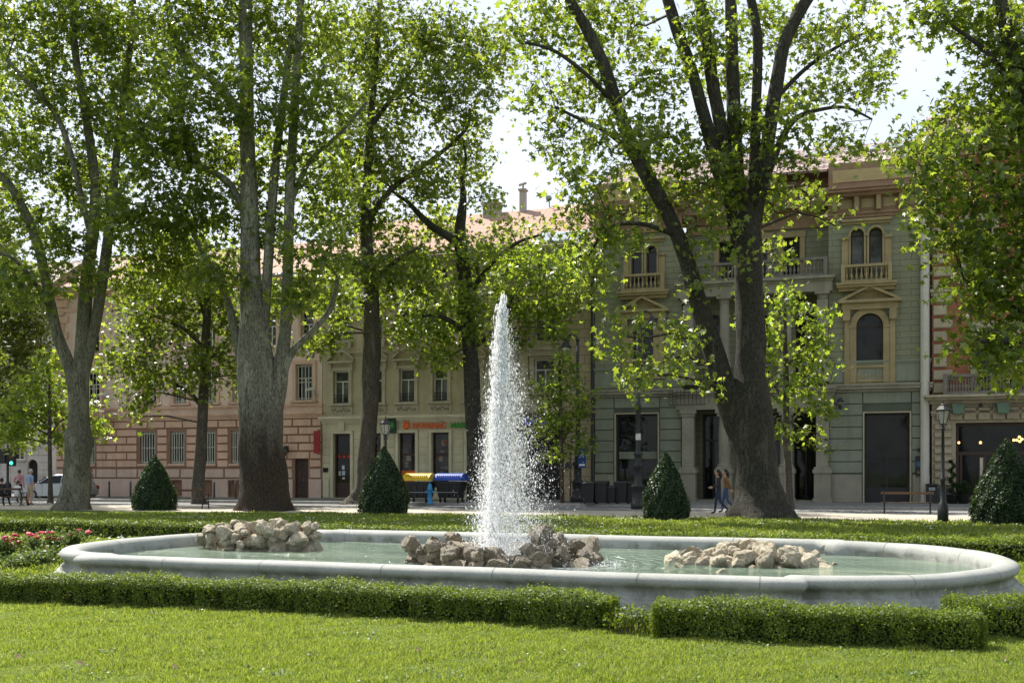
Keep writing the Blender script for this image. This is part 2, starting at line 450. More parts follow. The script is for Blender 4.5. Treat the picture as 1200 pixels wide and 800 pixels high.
def water_mat():
    m, nt, bs = nodes_of('fountain_water')
    co = objco(nt)
    mp = mk(nt, 'ShaderNodeMapping'); mp.inputs['Scale'].default_value = (.55, 1.5, 1); nt.links.new(co, mp.inputs['Vector'])
    n1 = noise(nt, 2.2, 5, .6, mp.outputs['Vector'], .5); n2 = noise(nt, 9, 3, .5, mp.outputs['Vector'], .4)
    n0 = noise(nt, .6, 5, .6, mp.outputs['Vector'], 1.2)
    c = ramp(nt, n0, [(.3, (.08, .12, .085)), (.5, (.13, .18, .13)), (.7, (.23, .27, .195))])
    nt.links.new(c, bs.inputs['Base Color'])
    bs.inputs['Roughness'].default_value = .06; bs.inputs['IOR'].default_value = 1.33; bs.inputs['Specular IOR Level'].default_value = .5
    ad = mk(nt, 'ShaderNodeMath', operation='MULTIPLY_ADD'); nt.links.new(n2, ad.inputs[0]); ad.inputs[1].default_value = .45; nt.links.new(n1, ad.inputs[2])
    jl = JET0-B_C; jm = mk(nt, 'ShaderNodeVectorMath', operation='SUBTRACT'); nt.links.new(co, jm.inputs[0])
    jm.inputs[1].default_value = (jl.dot(BU)+.35, jl.dot(BV), 0)
    wv = mk(nt, 'ShaderNodeTexWave', wave_type='RINGS', rings_direction='SPHERICAL'); nt.links.new(jm.outputs[0], wv.inputs['Vector'])
    wv.inputs['Scale'].default_value = 1.5; wv.inputs['Distortion'].default_value = 5; wv.inputs['Detail'].default_value = 3; wv.inputs['Detail Scale'].default_value = 1.6
    ln = mk(nt, 'ShaderNodeVectorMath', operation='LENGTH'); nt.links.new(jm.outputs[0], ln.inputs[0])
    fo = mk(nt, 'ShaderNodeMapRange'); nt.links.new(ln.outputs['Value'], fo.inputs[0]); fo.inputs[1].default_value = .5; fo.inputs[2].default_value = 4.5; fo.inputs[3].default_value = .7; fo.inputs[4].default_value = .05
    a2 = mk(nt, 'ShaderNodeMath', operation='MULTIPLY_ADD'); nt.links.new(wv.outputs['Fac'], a2.inputs[0]); nt.links.new(fo.outputs[0], a2.inputs[1]); nt.links.new(ad.outputs[0], a2.inputs[2])
    bump(nt, bs, a2.outputs[0], .9, .09)
    f2 = mk(nt, 'ShaderNodeMapRange'); nt.links.new(ln.outputs['Value'], f2.inputs[0]); f2.inputs[1].default_value = .9; f2.inputs[2].default_value = 2.3; f2.inputs[3].default_value = .24; f2.inputs[4].default_value = -.12
    nf = noise(nt, 13, 6, .75, co, .6); a3 = mk(nt, 'ShaderNodeMath', operation='ADD'); nt.links.new(nf, a3.inputs[0]); nt.links.new(f2.outputs[0], a3.inputs[1])
    nt.links.new(mixc(nt, ramp(nt, a3.outputs[0], [(.58, (0, 0, 0)), (.72, (.8, .8, .8))]), c, (.72, .75, .74)), bs.inputs['Base Color'])
    return m
WZ = .285
wl = [(x, y, 0) for x, y in offset_path(BP, -.19)]
wo = MB().add(wl, [tuple(range(len(wl)))]).build('water', water_mat())
wo.location = B_C + Vector((0, 0, WZ)); wo.rotation_euler = (0, 0, -A_B); tag(wo, kind='structure')

# ------------------------------------------------------------------ rocks, every one an object
def rock_mesh(seed):
    rn = np.random.default_rng(seed)
    bm = bmesh.new()
    bmesh.ops.create_icosphere(bm, subdivisions=4, radius=1)
    V = np.array([v.co[:] for v in bm.verts])
    sc = np.array([1.0, rn.uniform(.6, .9), rn.uniform(.5, .8)])
    V = V*sc
    for _ in range(9):                                    # broken flat faces
        nrm = rn.normal(size=3); nrm /= np.linalg.norm(nrm)
        lim = rn.uniform(.5, .86)*np.linalg.norm(nrm*sc)
        h = V@nrm
        V -= np.outer(np.maximum(h-lim, 0)*.93, nrm)
    for fr, am in ((2.1, .07), (4.7, .045), (10, .026), (19, .016)):
        ph = rn.uniform(0, 6.28, (3, 3)); dr = rn.normal(size=(3, 3))
        n = np.zeros(len(V))
        for k in range(3): n += np.sin((V@dr[k])*fr+ph[k, 0])*np.sin((V@dr[(k+1) % 3])*fr*.8+ph[k, 1])
        V *= (1+am*n)[:, None]
    for v, c in zip(bm.verts, V): v.co = c
    me = bpy.data.meshes.new('rock')
    bm.to_mesh(me); bm.free()
    return me
def rock_mat(name, a, b, c, moss):
    m, nt, bs = nodes_of(name)
    co = objco(nt)
    oi = mk(nt, 'ShaderNodeObjectInfo').outputs['Random']
    mp = mk(nt, 'ShaderNodeMapping'); nt.links.new(co, mp.inputs['Vector'])
    cx = mk(nt, 'ShaderNodeCombineXYZ')
    ml = mk(nt, 'ShaderNodeMath', operation='MULTIPLY'); nt.links.new(oi, ml.inputs[0]); ml.inputs[1].default_value = 40
    nt.links.new(ml.outputs[0], cx.inputs[0]); nt.links.new(cx.outputs[0], mp.inputs['Location'])
    v = mp.outputs['Vector']
    n1 = noise(nt, 1.5, 6, .7, v, .4); n2 = noise(nt, 6, 6, .75, v); n3 = noise(nt, 26, 3, .7, v)
    col = ramp(nt, n1, [(.3, a), (.5, b), (.68, c)])
    col = mixc(nt, .45, col, ramp(nt, n2, [(.34, tuple(x*.35 for x in a)), (.5, b), (.7, tuple(min(1, x*1.25) for x in c))]))
    col = mixc(nt, ramp(nt, noise(nt, 2.4, 4, .6, v), [(.56, (0, 0, 0)), (.68, (moss, moss, moss))]), col, (.10, .10, .045))
    hv = mk(nt, 'ShaderNodeHueSaturation'); nt.links.new(col, hv.inputs['Color'])
    mr = mk(nt, 'ShaderNodeMapRange'); nt.links.new(oi, mr.inputs[0]); mr.inputs[3].default_value = .72; mr.inputs[4].default_value = 1.22
    nt.links.new(mr.outputs[0], hv.inputs['Value'])
    nt.links.new(hv.outputs[0], bs.inputs['Base Color']); bs.inputs['Roughness'].default_value = .85; bs.inputs['Specular IOR Level'].default_value = .3
    bump(nt, bs, mixc(nt, .45, n2, n3), .8, .12)
    return m, bs
m_rock1, _ = rock_mat('pale_limestone', (.32, .26, .165), (.57, .495, .355), (.76, .70, .57), .35)
m_rock2, rb = rock_mat('wet_brown_rock', (.13, .10, .06), (.285, .23, .15), (.54, .47, .36), .75)
rb.inputs['Roughness'].default_value = .42; rb.inputs['Specular IOR Level'].default_value = .5
ROCKS1 = [rock_mesh(100+i) for i in range(9)]
ROCKS2 = [rock_mesh(200+i) for i in range(9)]
for me in ROCKS1: me.materials.append(m_rock1)
for me in ROCKS2: me.materials.append(m_rock2)
class Pile:
    """drops rocks one after another onto what already lies there"""
    def __init__(s, cx, cy, half=1.9, cell=.04):
        s.cx, s.cy, s.half, s.cell = cx, cy, half, cell
        n = int(2*half/cell); s.h = np.full((n, n), .06)
        g = (np.arange(n)+.5)*cell-half
        s.X, s.Y = np.meshgrid(g+cx, g+cy, indexing='ij')
    def drop(s, x, y, r, meshes, name, label, group, rn, zmin=None, flat=.62):
        R2 = (s.X-x)**2+(s.Y-y)**2
        msk = R2 < (r*.8)**2
        if not msk.any(): return None
        hz = np.quantile(s.h[msk], .62)
        z = hz + r*flat*.62
        if zmin is not None: z = max(z, zmin)
        o = bpy.data.objects.new(name, rn.choice(meshes)); COL.objects.link(o)
        o.location = (x, y, z); o.rotation_euler = (rn.uniform(-.5, .5), rn.uniform(-.5, .5), rn.uniform(0, 6.28))
        o.scale = (r, r*rn.uniform(.85, 1.05), r*rn.uniform(.85, 1.15))
        tag(o, label, 'rock', group)
        dome = z + r*flat*.86*np.sqrt(np.clip(1-R2/(r*1.0)**2, 0, 1))
        s.h = np.where(R2 < (r*.92)**2, np.maximum(s.h, dome), s.h)
        return o
rn = random.Random(21)
def heap(c, ax, height, n, sizes, meshes, label, group, ang, prof=lambda t: 1-t*t, hole=None):
    p = Pile(c[0], c[1])
    ca, sa = math.cos(ang), math.sin(ang)
    made = []
    tries = 0
    while len(made) < n and tries < 6000:
        tries += 1
        q = len(made)/n
        t = math.sqrt(rn.random()); a = rn.uniform(0, 6.283)
        if q < .35: t = rn.uniform(.45, 1.0)
        r = rn.uniform(*sizes)*(1.25 if q < .3 else (1 if q < .65 else .72))
        best = None
        for _ in range(14):                                # the next stone goes where the heap is lowest against its shape
            if q >= .35: t = math.sqrt(rn.random())
            a = rn.uniform(0, 6.283)
            lx, ly = ax[0]*t*math.cos(a), ax[1]*t*math.sin(a)
            if hole and hole(lx, ly): continue
            x, y = c[0]+lx*ca+ly*sa, c[1]-lx*sa+ly*ca
            msk = (p.X-x)**2+(p.Y-y)**2 < (r*.8)**2
            tgt = height(lx/ax[0], ly/ax[1]); gap = tgt-np.quantile(p.h[msk], .7)
            if best is None or gap/tgt > best[0]: best = (gap/tgt, x, y, gap)
        if best is None or best[3] < r*.6: continue
        _, x, y, gap = best
        o = p.drop(x, y, r, meshes, 'rock', label, group, rn)
        if o: made.append(o)
    return made
ang = A_B
LP = G(300, 643, .3)
r1 = heap((LP.x, LP.y+.3), (1.06, .62), lambda a, b: 1.17-.28*b*b-.1*abs(a), 112, (.115, .225), ROCKS1,
     'pale limestone rock piled in the left heap standing in the fountain water', 'rocks of the left heap in the fountain', ang)
RP = G(886, 660, .3)
r3 = heap((RP.x, RP.y+.25), (1.18, .74), lambda a, b: 1.03-.5*abs(a)**1.6-.3*b*b, 72, (.125, .235), ROCKS1,
     'pale limestone rock piled in the low right heap standing in the fountain water', 'rocks of the right heap in the fountain', ang)
JET = Vector((-.31, 15.75, 0))
CP = Vector((-.18, 15.9, 0))
def hole(lx, ly): return (lx+.08)**2+(ly*1.05)**2 < .66**2
r2 = heap((CP.x, CP.y), (1.36, 1.12), lambda a, b: (.92 if a < -.25 else (.82 if a < .1 else .66)) if b < .1 else (.72 if a < .3 else .96), 112, (.135, .25), ROCKS2,
     'wet brown rock of the middle heap ringed around the water jet', 'rocks of the middle heap around the jet', ang, hole=hole)
def top_of(rs): return max(rs, key=lambda o: o.location.z)
for rs, lab in ((r1, 'topmost pale rock on the left heap in the fountain'), (r3, 'topmost pale rock on the right heap in the fountain'), (r2, 'topmost wet brown rock of the heap around the jet')):
    o = top_of(rs); o['label'] = lab; del o['group']
far = Pile(RP.x, RP.y, 2.6)
for (u, v, r, lab) in ((796, 664, .12, 'small brown rock lying alone in the water left of the right heap'), (846, 671, .10, 'small pale rock half sunk before the left end of the right heap')):
    q = G(u, v, WZ)
    far.drop(q.x, q.y, r, ROCKS1, 'rock', lab, None, rn, zmin=WZ)

# ------------------------------------------------------------------ water jet
def blobs(C, Rr, ax, st):
    """small stretched octahedra: centres C, radii, axis directions, stretch"""
    n = len(C)
    t = np.array([[1, 0, 0], [-1, 0, 0], [0, 1, 0], [0, -1, 0], [0, 0, 1], [0, 0, -1]], float)
    ax = ax/np.linalg.norm(ax, axis=1)[:, None]
    h = np.cross(ax, np.array([0.31, .9, .12])); h /= np.linalg.norm(h, axis=1)[:, None]
    k = np.cross(ax, h)
    V = C[:, None, :] + Rr[:, None, None]*(t[None, :, 0, None]*h[:, None] + t[None, :, 1, None]*k[:, None] + t[None, :, 2, None]*st[:, None, None]*ax[:, None])
    F = np.array([[0, 2, 4], [2, 1, 4], [1, 3, 4], [3, 0, 4], [2, 0, 5], [1, 2, 5], [3, 1, 5], [0, 3, 5]])
    return V.reshape(-1, 3), (F[None]+6*np.arange(n)[:, None, None]).reshape(-1, 3)
def spray_mat():
    m, nt, bs = nodes_of('white_water')
    bs.inputs['Base Color'].default_value = (.93, .94, .95, 1); bs.inputs['Roughness'].default_value = .3
    tr = mk(nt, 'ShaderNodeBsdfTranslucent'); tr.inputs['Color'].default_value = (.95, .96, .97, 1)
    mx = mk(nt, 'ShaderNodeMixShader'); mx.inputs[0].default_value = .55
    nt.links.new(bs.outputs[0], mx.inputs[1]); nt.links.new(tr.outputs[0], mx.inputs[2])
    tp = mk(nt, 'ShaderNodeBsdfTransparent'); m2 = mk(nt, 'ShaderNodeMixShader'); m2.inputs[0].default_value = .22
    nt.links.new(mx.outputs[0], m2.inputs[1]); nt.links.new(tp.outputs[0], m2.inputs[2])
    nt.links.new(m2.outputs[0], nt.nodes['Material Output'].inputs['Surface'])
    return m
m_spray = spray_mat()
jet = thing('water_jet', 'tall white fountain jet bursting into falling spray above the rocks', 'water jet', JET)
H0, H1 = .35, 4.08
n = 7500                                                   # the rising column: ragged vertical streaks
z = H0 + (H1-H0)*RNG.random(n)**.85
t = (z-H0)/(H1-H0)
r = (.045+.075*t**1.4)*(1-.6*np.clip((t-.8)/.2, 0, 1))*np.abs(RNG.normal(0, .62, n))
a = RNG.random(n)*6.283
C = np.stack([.17*t+r*np.cos(a), r*np.sin(a), z], 1)
C[:, 2] += np.where(t > .9, RNG.normal(0, .05, n), 0)
ax = np.stack([RNG.normal(.04, .06, n), RNG.normal(0, .06, n), np.ones(n)], 1)
V, F = blobs(C, RNG.uniform(.004, .009, n), ax, RNG.uniform(2.0, 9, n))
link_mesh('column', np_mesh('column', V, F), m_spray, jet)
cs = []
for k in range(46):                                        # the solid water inside the column
    t = k/45
    cs.append(((.17*t+.012*math.sin(k*1.7)), .012*math.cos(k*2.3), H0+(H1-.25-H0)*t))
mb = MB(); mb.tube(cs, [(.05+.04*(k/45))*(1-.75*max(0, (k-38)/7))*(1+.25*math.sin(k*2.9)) for k in range(46)], 9, True, .35, 5)
mb.build('water_core', m_spray, jet, False)
n = 26000                                                  # what falls back, drifting right
t = RNG.random(n)**.55                                     # 0 = crest, 1 = pool
z = (H1+.05) - (H1+.05-WZ)*t
side = RNG.normal(0, 1, n)
off = np.where(side < 0, side*(.018+.17*t), side*(.02+.37*t**1.05)) + .17*(1-t)+.10*t
dep = RNG.normal(0, 1, n)*(.07+.24*t)
C = np.stack([off, dep, z], 1)
size = RNG.gamma(1.8, .0016, n)+.0022
ax = np.stack([RNG.normal(.1, .22, n)*(.4+t), RNG.normal(0, .22, n), -np.ones(n)], 1)
V, F = blobs(C, size, ax, RNG.uniform(1.0, 2.6, n))
sp_ = link_mesh('spray', np_mesh('spray', V, F), m_spray, jet); sp_['kind'] = 'stuff'
n = 30000                                                  # fine mist hanging round the falling water
t = RNG.random(n)**.6
z = (H1-.1)-(H1-.1-WZ)*t
side = RNG.normal(0, 1, n)
off = np.where(side < 0, side*(.05+.2*t), side*(.06+.42*t)) + .17*(1-t)+.12*t
C = np.stack([off, RNG.normal(0, 1, n)*(.08+.3*t), z], 1)
V, F = blobs(C, RNG.uniform(.0016, .0034, n), RNG.normal(0, 1, (n, 3)), RNG.uniform(1, 1.8, n))
sp_ = link_mesh('mist', np_mesh('mist', V, F), m_spray, jet); sp_['kind'] = 'stuff'
n = 2600                                                   # splashes where the spray meets the pool
a = RNG.random(n)*6.283; rr = np.abs(RNG.normal(.5, .3, n))
C = np.stack([.45+rr*1.35*np.cos(a), -.1+rr*.8*np.sin(a), WZ+np.abs(RNG.normal(0, .035, n))], 1)
V, F = blobs(C, RNG.uniform(.003, .009, n), RNG.normal(0, 1, (n, 3)), RNG.uniform(1, 2.2, n))
sp_ = link_mesh('splash', np_mesh('splash', V, F), m_spray, jet); sp_['kind'] = 'stuff'

# ================================================================== leaves
LEAF_T = np.array([[0, -.42, 0], [.36, -.34, -.06], [.2, -.1, .02], [.58, .14, -.12], [.19, .19, .02], [0, .64, -.14], [-.19, .19, .02], [-.58, .14, -.12], [-.2, -.1, .02], [-.36, -.34, -.06]])
LEAF_F = np.array([[0, 1, 2, 3, 4, 5], [0, 5, 6, 7, 8, 9]])      # five-lobed, folded along the midrib
DIA_T = np.array([[0, -.5, 0], [.3, .05, .06], [0, .55, 0], [-.3, .05, .06]])
DIA_F = np.array([[0, 1, 2, 3]])
def leaves(C, N, size, T=LEAF_T, F=LEAF_F, rng=RNG):
    n = len(C)
    N = N/np.linalg.norm(N, axis=1)[:, None]
    h = rng.normal(size=(n, 3)); h -= N*(h*N).sum(1)[:, None]; h /= np.linalg.norm(h, axis=1)[:, None]
    k = np.cross(N, h)
    V = C[:, None] + size[:, None, None]*(T[None, :, 0, None]*h[:, None]+T[None, :, 1, None]*k[:, None]+T[None, :, 2, None]*N[:, None])
    FF = F[None]+len(T)*np.arange(n)[:, None, None]
    return V.reshape(-1, 3), FF.reshape(-1, F.shape[1])

# ------------------------------------------------------------------ hedges
m_box = leaf_mat('box_leaves', [(.042, .072, .010), (.078, .120, .016), (.125, .170, .026)], [(.20, .29, .015), (.33, .44, .025), (.45, .54, .04)], .27, .5, .2)
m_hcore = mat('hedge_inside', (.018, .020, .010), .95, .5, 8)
def hedge(name, label, pts, wid, hgt, per_m, leaf, group='clipped box hedges around the fountain', z0=0.0, dry=None):
    """pts: world points of the centre line"""
    root = thing(name, label, 'hedge', pts[0], 0, group)
    o0 = Vector(pts[0])
    P0 = [Vector(p)-o0 for p in pts]
    cum = [0]
    for a, b in zip(P0, P0[1:]): cum.append(cum[-1]+(b-a).length)
    L = cum[-1]
    def at(s):
        for i in range(len(P0)-1):
            if s <= cum[i+1] or i == len(P0)-2:
                f = (s-cum[i])/(cum[i+1]-cum[i]); d = (P0[i+1]-P0[i]).normalized()
                return P0[i].lerp(P0[i+1], f), d
    mb = MB(); st = []
    m = max(3, int(L/.3))
    vs = []; fs = []
    for i in range(m+1):
        p, d = at(L*i/m); nn = Vector((d.y, -d.x, 0))
        e = .3 if i in (0, m) else 0
        wv = wid/2-.15-e*.05-.02*math.sin(i*1.9)
        for sx, zz in ((1, .02), (1, hgt-.075), (-1, hgt-.075), (-1, .02)): vs.append(p+nn*sx*wv*(.75 if zz < .1 else 1)+Vector((0, 0, zz))+d*(.08 if i == 0 else (-.08 if i == m else 0)))
    for i in range(m):
        for k in range(4): fs.append((i*4+k, i*4+(k+1) % 4, i*4+4+(k+1) % 4, i*4+4+k))
    fs += [(3, 2, 1, 0), (m*4, m*4+1, m*4+2, m*4+3)]
    mb.add(vs, fs).build('branches', m_hcore, root)
    n = int(per_m*L)
    s = RNG.random(n)*L
    pos = np.zeros((n, 3)); nor = np.zeros((n, 3))
    ph = RNG.uniform(0, 6.28, 8)
    face = RNG.random(n)
    fw = hgt/(2*hgt+wid)
    endp = RNG.random(n) < (wid*.8/L)
    for i in range(n):
        p, d = at(s[i]); nn = Vector((d.y, -d.x, 0))
        lump = .035*math.sin(s[i]*2.3+ph[0])+.03*math.sin(s[i]*5.1+ph[1])+.02*math.sin(s[i]*11+ph[2])
        gapy = max(0, .25+.75*math.sin(s[i]*6.1+ph[3]+1.3*math.sin(s[i]*2.7))*math.sin(s[i]*15.3+ph[4]+.9*math.sin(s[i]*4.1)))
        if face[i] < fw or face[i] > 1-fw:
            sg = 1 if face[i] < fw else -1
            zz = RNG.random()**.92*hgt
            dd = wid/2+lump*.6-abs(RNG.normal(0, .03))-(.03*(1-zz/hgt)) - (.09*gapy if zz < hgt*.72 else 0) - (RNG.uniform(0, .09) if i % 4 == 0 else 0)
            q = p+nn*sg*dd+Vector((0, 0, zz)); nv = nn*sg*1.0+Vector((0, 0, .35))
        else:
            x = RNG.uniform(-1, 1)*wid/2
            rnd_ = (1-(abs(x)/(wid/2))**4)
            q = p+nn*x+Vector((0, 0, hgt-.03+.03*rnd_+lump*.55+RNG.normal(0, .022)+(.05*RNG.random()**6))); nv = Vector((0, 0, 1))+nn*(x/wid*1.2)
        if endp[i]:
            en = -1 if RNG.random() < .5 else 1
            pe, d = at(0 if en < 0 else L); nn = Vector((d.y, -d.x, 0))
            q = pe+d*en*RNG.uniform(-.06, .03)+nn*RNG.uniform(-1, 1)*wid/2*.95+Vector((0, 0, RNG.random()*hgt)); nv = d*en
        pos[i] = q; nor[i] = nv.normalized()
    nor += RNG.normal(0, .55, (n, 3))
    V, F = leaves(pos, nor, RNG.uniform(.7, 1.3, n)*leaf, DIA_T, DIA_F)
    link_mesh('leaves', np_mesh('leaves', V, F), m_box, root)
    return root
H = .305
fl0 = G(-40, 704)+BV*.2
g1a = G(726, 740)+BV*.2
hedge('clipped_hedge', 'long low box hedge in front of the fountain, left of the gap', [fl0, G(350, 719)+BV*.2, g1a-BU*.12], .46, H, 9500, .028)
g2a = G(757, 747)+BV*.2
hedge('clipped_hedge', 'ragged low box hedge in front of the fountain, right of the gap', [g2a+BU*.05, G(1152, 764)+BV*.2], .44, H+.01, 9000, .028)
hedge('clipped_hedge', 'low box hedge beside the right rounded end of the basin', [G(1116, 748)+BV*.1, G(1420, 744)], .48, .35, 8000, .028)
bl = G(-60, 626)+BV*.2; br = G(1290, 664)+BV*.2
hedge('clipped_hedge', 'low dark box hedge along the far side of the fountain', [bl, bl.lerp(br, .5), br], .5, .40, 1700, .05)
# the thin bare stretch of the front hedge
gp = thing('sparse_shrub', 'thin leggy box shrub filling the gap in the front hedge', 'shrub', (g1a+g2a)*.5)
mb = MB(); cl = []
for i in range(30):
    x, y = RNG.uniform(-.2, .2), RNG.uniform(-.12, .12)
    q = (x*1.3+RNG.normal(0, .03), y*1.3, RNG.uniform(.12, .29))
    mb.tube([(x, y, 0), ((x+q[0])/2+.01, (y+q[1])/2, q[2]*.55), q], [.006, .004, .002], 4)
    for k in range(34): cl.append((q[0]+RNG.normal(0, .04), q[1]+RNG.normal(0, .04), q[2]*RNG.uniform(.35, 1.05)))
mb.build('stems', mat('twig_bark', (.11, .08, .055), .9, .3, 6), gp)
cl = np.array(cl)
V, F = leaves(cl, RNG.normal(0, .6, cl.shape)+np.array([0, 0, .6]), RNG.uniform(.024, .042, len(cl)), DIA_T, DIA_F)
link_mesh('leaves', np_mesh('leaves', V, F), m_box, gp)

# ------------------------------------------------------------------ clipped cones
m_yew = leaf_mat('yew_leaves', [(.010, .026, .008), (.018, .042, .011), (.036, .072, .018)], [(.04, .09, .012), (.07, .14, .02), (.12, .2, .03)], .3, .45, .35)
def cone(label, u, vb, vt, hw, name='topiary_cone'):
    b = G(u, vb); Y = b.y
    h = (vb-vt)/FOC*Y; r = hw/FOC*Y
    b = Vector((b.x*(Y+r*.9)/Y, Y+r*.9, 0))
    t = thing(name, label, 'topiary', b, 0, 'clipped evergreen cones along the lawn')
    def rad(q): return r*(.92+.08*math.sin(min(q*5, 1.57))) * (1-max(0, (q-.10)/.90)**1.75) + .02
    mb = MB(); mb.lathe([(rad(q)*.86, q*h*.97) for q in [i/14 for i in range(15)]], n=16)
    mb.build('branches', m_hcore, t, True)
    n = int(9000*(h*r)/(2.0*.75))
    q = RNG.random(n*2); a = RNG.random(n*2)*6.283
    keep = RNG.random(n*2) < np.array([rad(x)/r for x in q])*.95+.05
    q, a = q[keep][:n], a[keep][:n]
    n = len(q)
    rr = np.array([rad(x) for x in q])*(1+.05*np.sin(a*(3+u % 4)+q*9+u)+.04*np.sin(a*11-q*17+u)+RNG.normal(0, .035, n)+.12*(RNG.random(n) < .025))
    C = np.stack([rr*np.cos(a), rr*np.sin(a), q*h+RNG.normal(0, .02, n)], 1)
    N = np.stack([np.cos(a), np.sin(a), np.full(n, .45)], 1)+RNG.normal(0, .5, (n, 3))
    V, F = leaves(C, N, RNG.uniform(.05, .1, n), DIA_T, DIA_F)
    link_mesh('foliage', np_mesh('foliage', V, F), m_yew, t)
cone('small dark clipped cone on the lawn behind the roses, leftmost of the cones', 181, 598, 533, 24)
cone('dark clipped cone standing in front of the street lantern', 450, 603, 523, 28)
cone('dark clipped cone between the jet and the leaning plane tree', 780, 610, 529, 26)
cone('tall dark clipped cone near the restaurant, rightmost of the cones', 1180, 616, 513, 38)

# ------------------------------------------------------------------ grass
m_grass = leaf_mat('grass_blades', [(.058, .092, .012), (.098, .146, .020), (.16, .20, .042), (.27, .275, .13)], [(.19, .28, .015), (.31, .42, .028), (.42, .51, .05), (.50, .53, .14)], .45, .5, .25)
FAL = math.atan(1.0)
def uv_of(X, Y):
    dx, dy = X-B_C.x, Y-B_C.y
    return dx*BU.x+dy*BU.y, dx*BV.x+dy*BV.y
def in_basin(X, Y, m=.36):
    p, q = uv_of(X, Y)
    hl, hw = B_L/2+m, B_W/2+m
    e = ((np.abs(p)-B_L/2).clip(0)/(B_AR+m))**2+(q/(B_W/2-.3+m))**2
    return ((np.abs(p) < hl) & (np.abs(q) < hw)) | (e < 1)
def grass(name, ya, yb, dens, hgt, wid, thin=1.0):
    Cs = []
    y = ya
    while y < yb:
        dy = .4
        wx = y*.52+1.8
        n = int(dens(y)*2*wx*dy)
        X = RNG.uniform(-wx, wx, n); Yy = RNG.uniform(y, y+dy, n)
        ok = ~in_basin(X, Yy)
        lim = Yy+X*TF < D_GRASS+RNG.normal(0, .12, n)
        Cs.append(np.stack([X, Yy], 1)[ok & lim])
        y += dy
    C = np.concatenate(Cs); n = len(C)
    # tufts: taller and lighter patches, with thin places
    f = np.zeros(n)
    for kx, ky, p in ((1.7, .6, .3), (.5, 2.1, 1.2), (3.3, 2.2, 4.), (6.1, -4.2, 2.), (2.4, -7.7, .7), (9, 8, 3), (14, -11, 1), (-8, 17, 2)):
        f += np.sin(C[:, 0]*kx+C[:, 1]*ky+p+.8*np.sin(C[:, 0]*2.3*p))
    f = (f/7+.5).clip(0, 1)
    h = hgt*(.25+1.25*f)*RNG.uniform(.45, 1.4, n)
    wd = wid*RNG.uniform(.7, 1.4, n)*(C[:, 1]/ya)**.7
    a = RNG.random(n)*6.283
    lean = RNG.normal(0, .5, (n, 2))*h[:, None]
    s = np.stack([np.cos(a), np.sin(a)], 1)*wd[:, None]/2
    z0 = np.zeros(n)
    b1 = np.concatenate([C-s, z0[:, None]], 1); b2 = np.concatenate([C+s, z0[:, None]], 1)
    m1 = np.concatenate([C-s*.8+lean*.35, (h*.6)[:, None]], 1); m2 = np.concatenate([C+s*.8+lean*.35, (h*.6)[:, None]], 1)
    t1 = np.concatenate([C-s*.15+lean, h[:, None]], 1); t2 = np.concatenate([C+s*.15+lean, h[:, None]], 1)
    V = np.stack([b1, b2, m1, m2, t1, t2], 1).reshape(-1, 3)
    F = (np.array([[0, 1, 3, 2], [2, 3, 5, 4]])[None]+6*np.arange(n)[:, None, None]).reshape(-1, 4)
    o = link_mesh(name, np_mesh(name, V, F), m_grass)
    return tag(o, name_label[name], 'grass', kind='stuff')
name_label = {'lawn_grass': 'short sunlit lawn grass in front of the hedge', 'far_lawn_grass': 'shaded lawn grass between the fountain and the gravel path'}
grass('lawn_grass', 7.6, 17.0, lambda y: 8000*(8/y)**1.8, .033, .0048)
grass('far_lawn_grass', 17.0, 42.0, lambda y: 900*(17/y)**1.5, .075, .022)
# white daisies scattered over the far lawn, and a few in front
def daisies(name, label, pts, r):
    mb = MB()
    for x, y in pts:
        z = random.uniform(.05, .1); rr = r*random.uniform(.7, 1.3); tx, ty = random.uniform(-.3, .3), random.uniform(-.4, .1)
        mb.add([(x+rr*math.cos(k*1.047), y+rr*math.sin(k*1.047), z+rr*(tx*math.cos(k*1.047)+ty*math.sin(k*1.047))) for k in range(6)] + [(x, y, z+rr*.45)], [(k, (k+1) % 6, 6) for k in range(6)])
    return tag(mb.build(name, mat('daisy_white', (.62, .62, .56), .7, .15, 3)), label, 'daisies', kind='stuff')
pts = []
for _ in range(150):
    cx, cy = random.uniform(-16, 16), random.uniform(22, 38)
    for k in range(random.randint(2, 16)):
        x, y = cx+random.gauss(0, .8), cy+random.gauss(0, .35)
        if y+x*TF < D_GRASS-.3 and not in_basin(np.array([x]), np.array([y]), 1.2)[0]: pts.append((x, y))
daisies('daisies', 'tiny white daisies scattered over the shaded far lawn', pts, .035)
pts = []
for _ in range(9):
    q = G(random.uniform(20, 1150), random.uniform(715, 775)); 
    for k in range(random.randint(1, 5)): pts.append((q.x+random.gauss(0, .2), q.y+random.gauss(0, .12)))
daisies('clover_flowers', 'few white clover heads in the sunlit front lawn', pts, .012)
m_weed = leaf_mat('weed_leaves', [(.045, .085, .02), (.07, .12, .03), (.10, .15, .05)], [(.14, .24, .03), (.2, .32, .04), (.28, .38, .08)], .35, .5, .3)
C_ = []
for k in range(70):                                       # patches of clover and other broad leaves in the mown grass
    q = G(random.uniform(-20, 1220), 712+88*random.random()**1.2)
    sx = random.uniform(.05, .2)
    for j in range(int(260*sx)): C_.append((q.x+random.gauss(0, sx), q.y+random.gauss(0, sx*.8), random.uniform(.015, .045)))
C_ = np.array(C_); C_ = C_[~in_basin(C_[:, 0], C_[:, 1])]
V, F = leaves(C_, RNG.normal(0, .45, C_.shape)+np.array([0, 0, .9]), RNG.uniform(.016, .034, len(C_)), DIA_T*np.array([1.5, 1, 1]), DIA_F)
tag(link_mesh('lawn_weeds', np_mesh('lawn_weeds', V, F), m_weed), 'patches of clover leaves in the sunlit front lawn', 'clover', kind='stuff')
m_dry = mat('dry_leaf', (.20, .15, .06), .8, .3, 20)
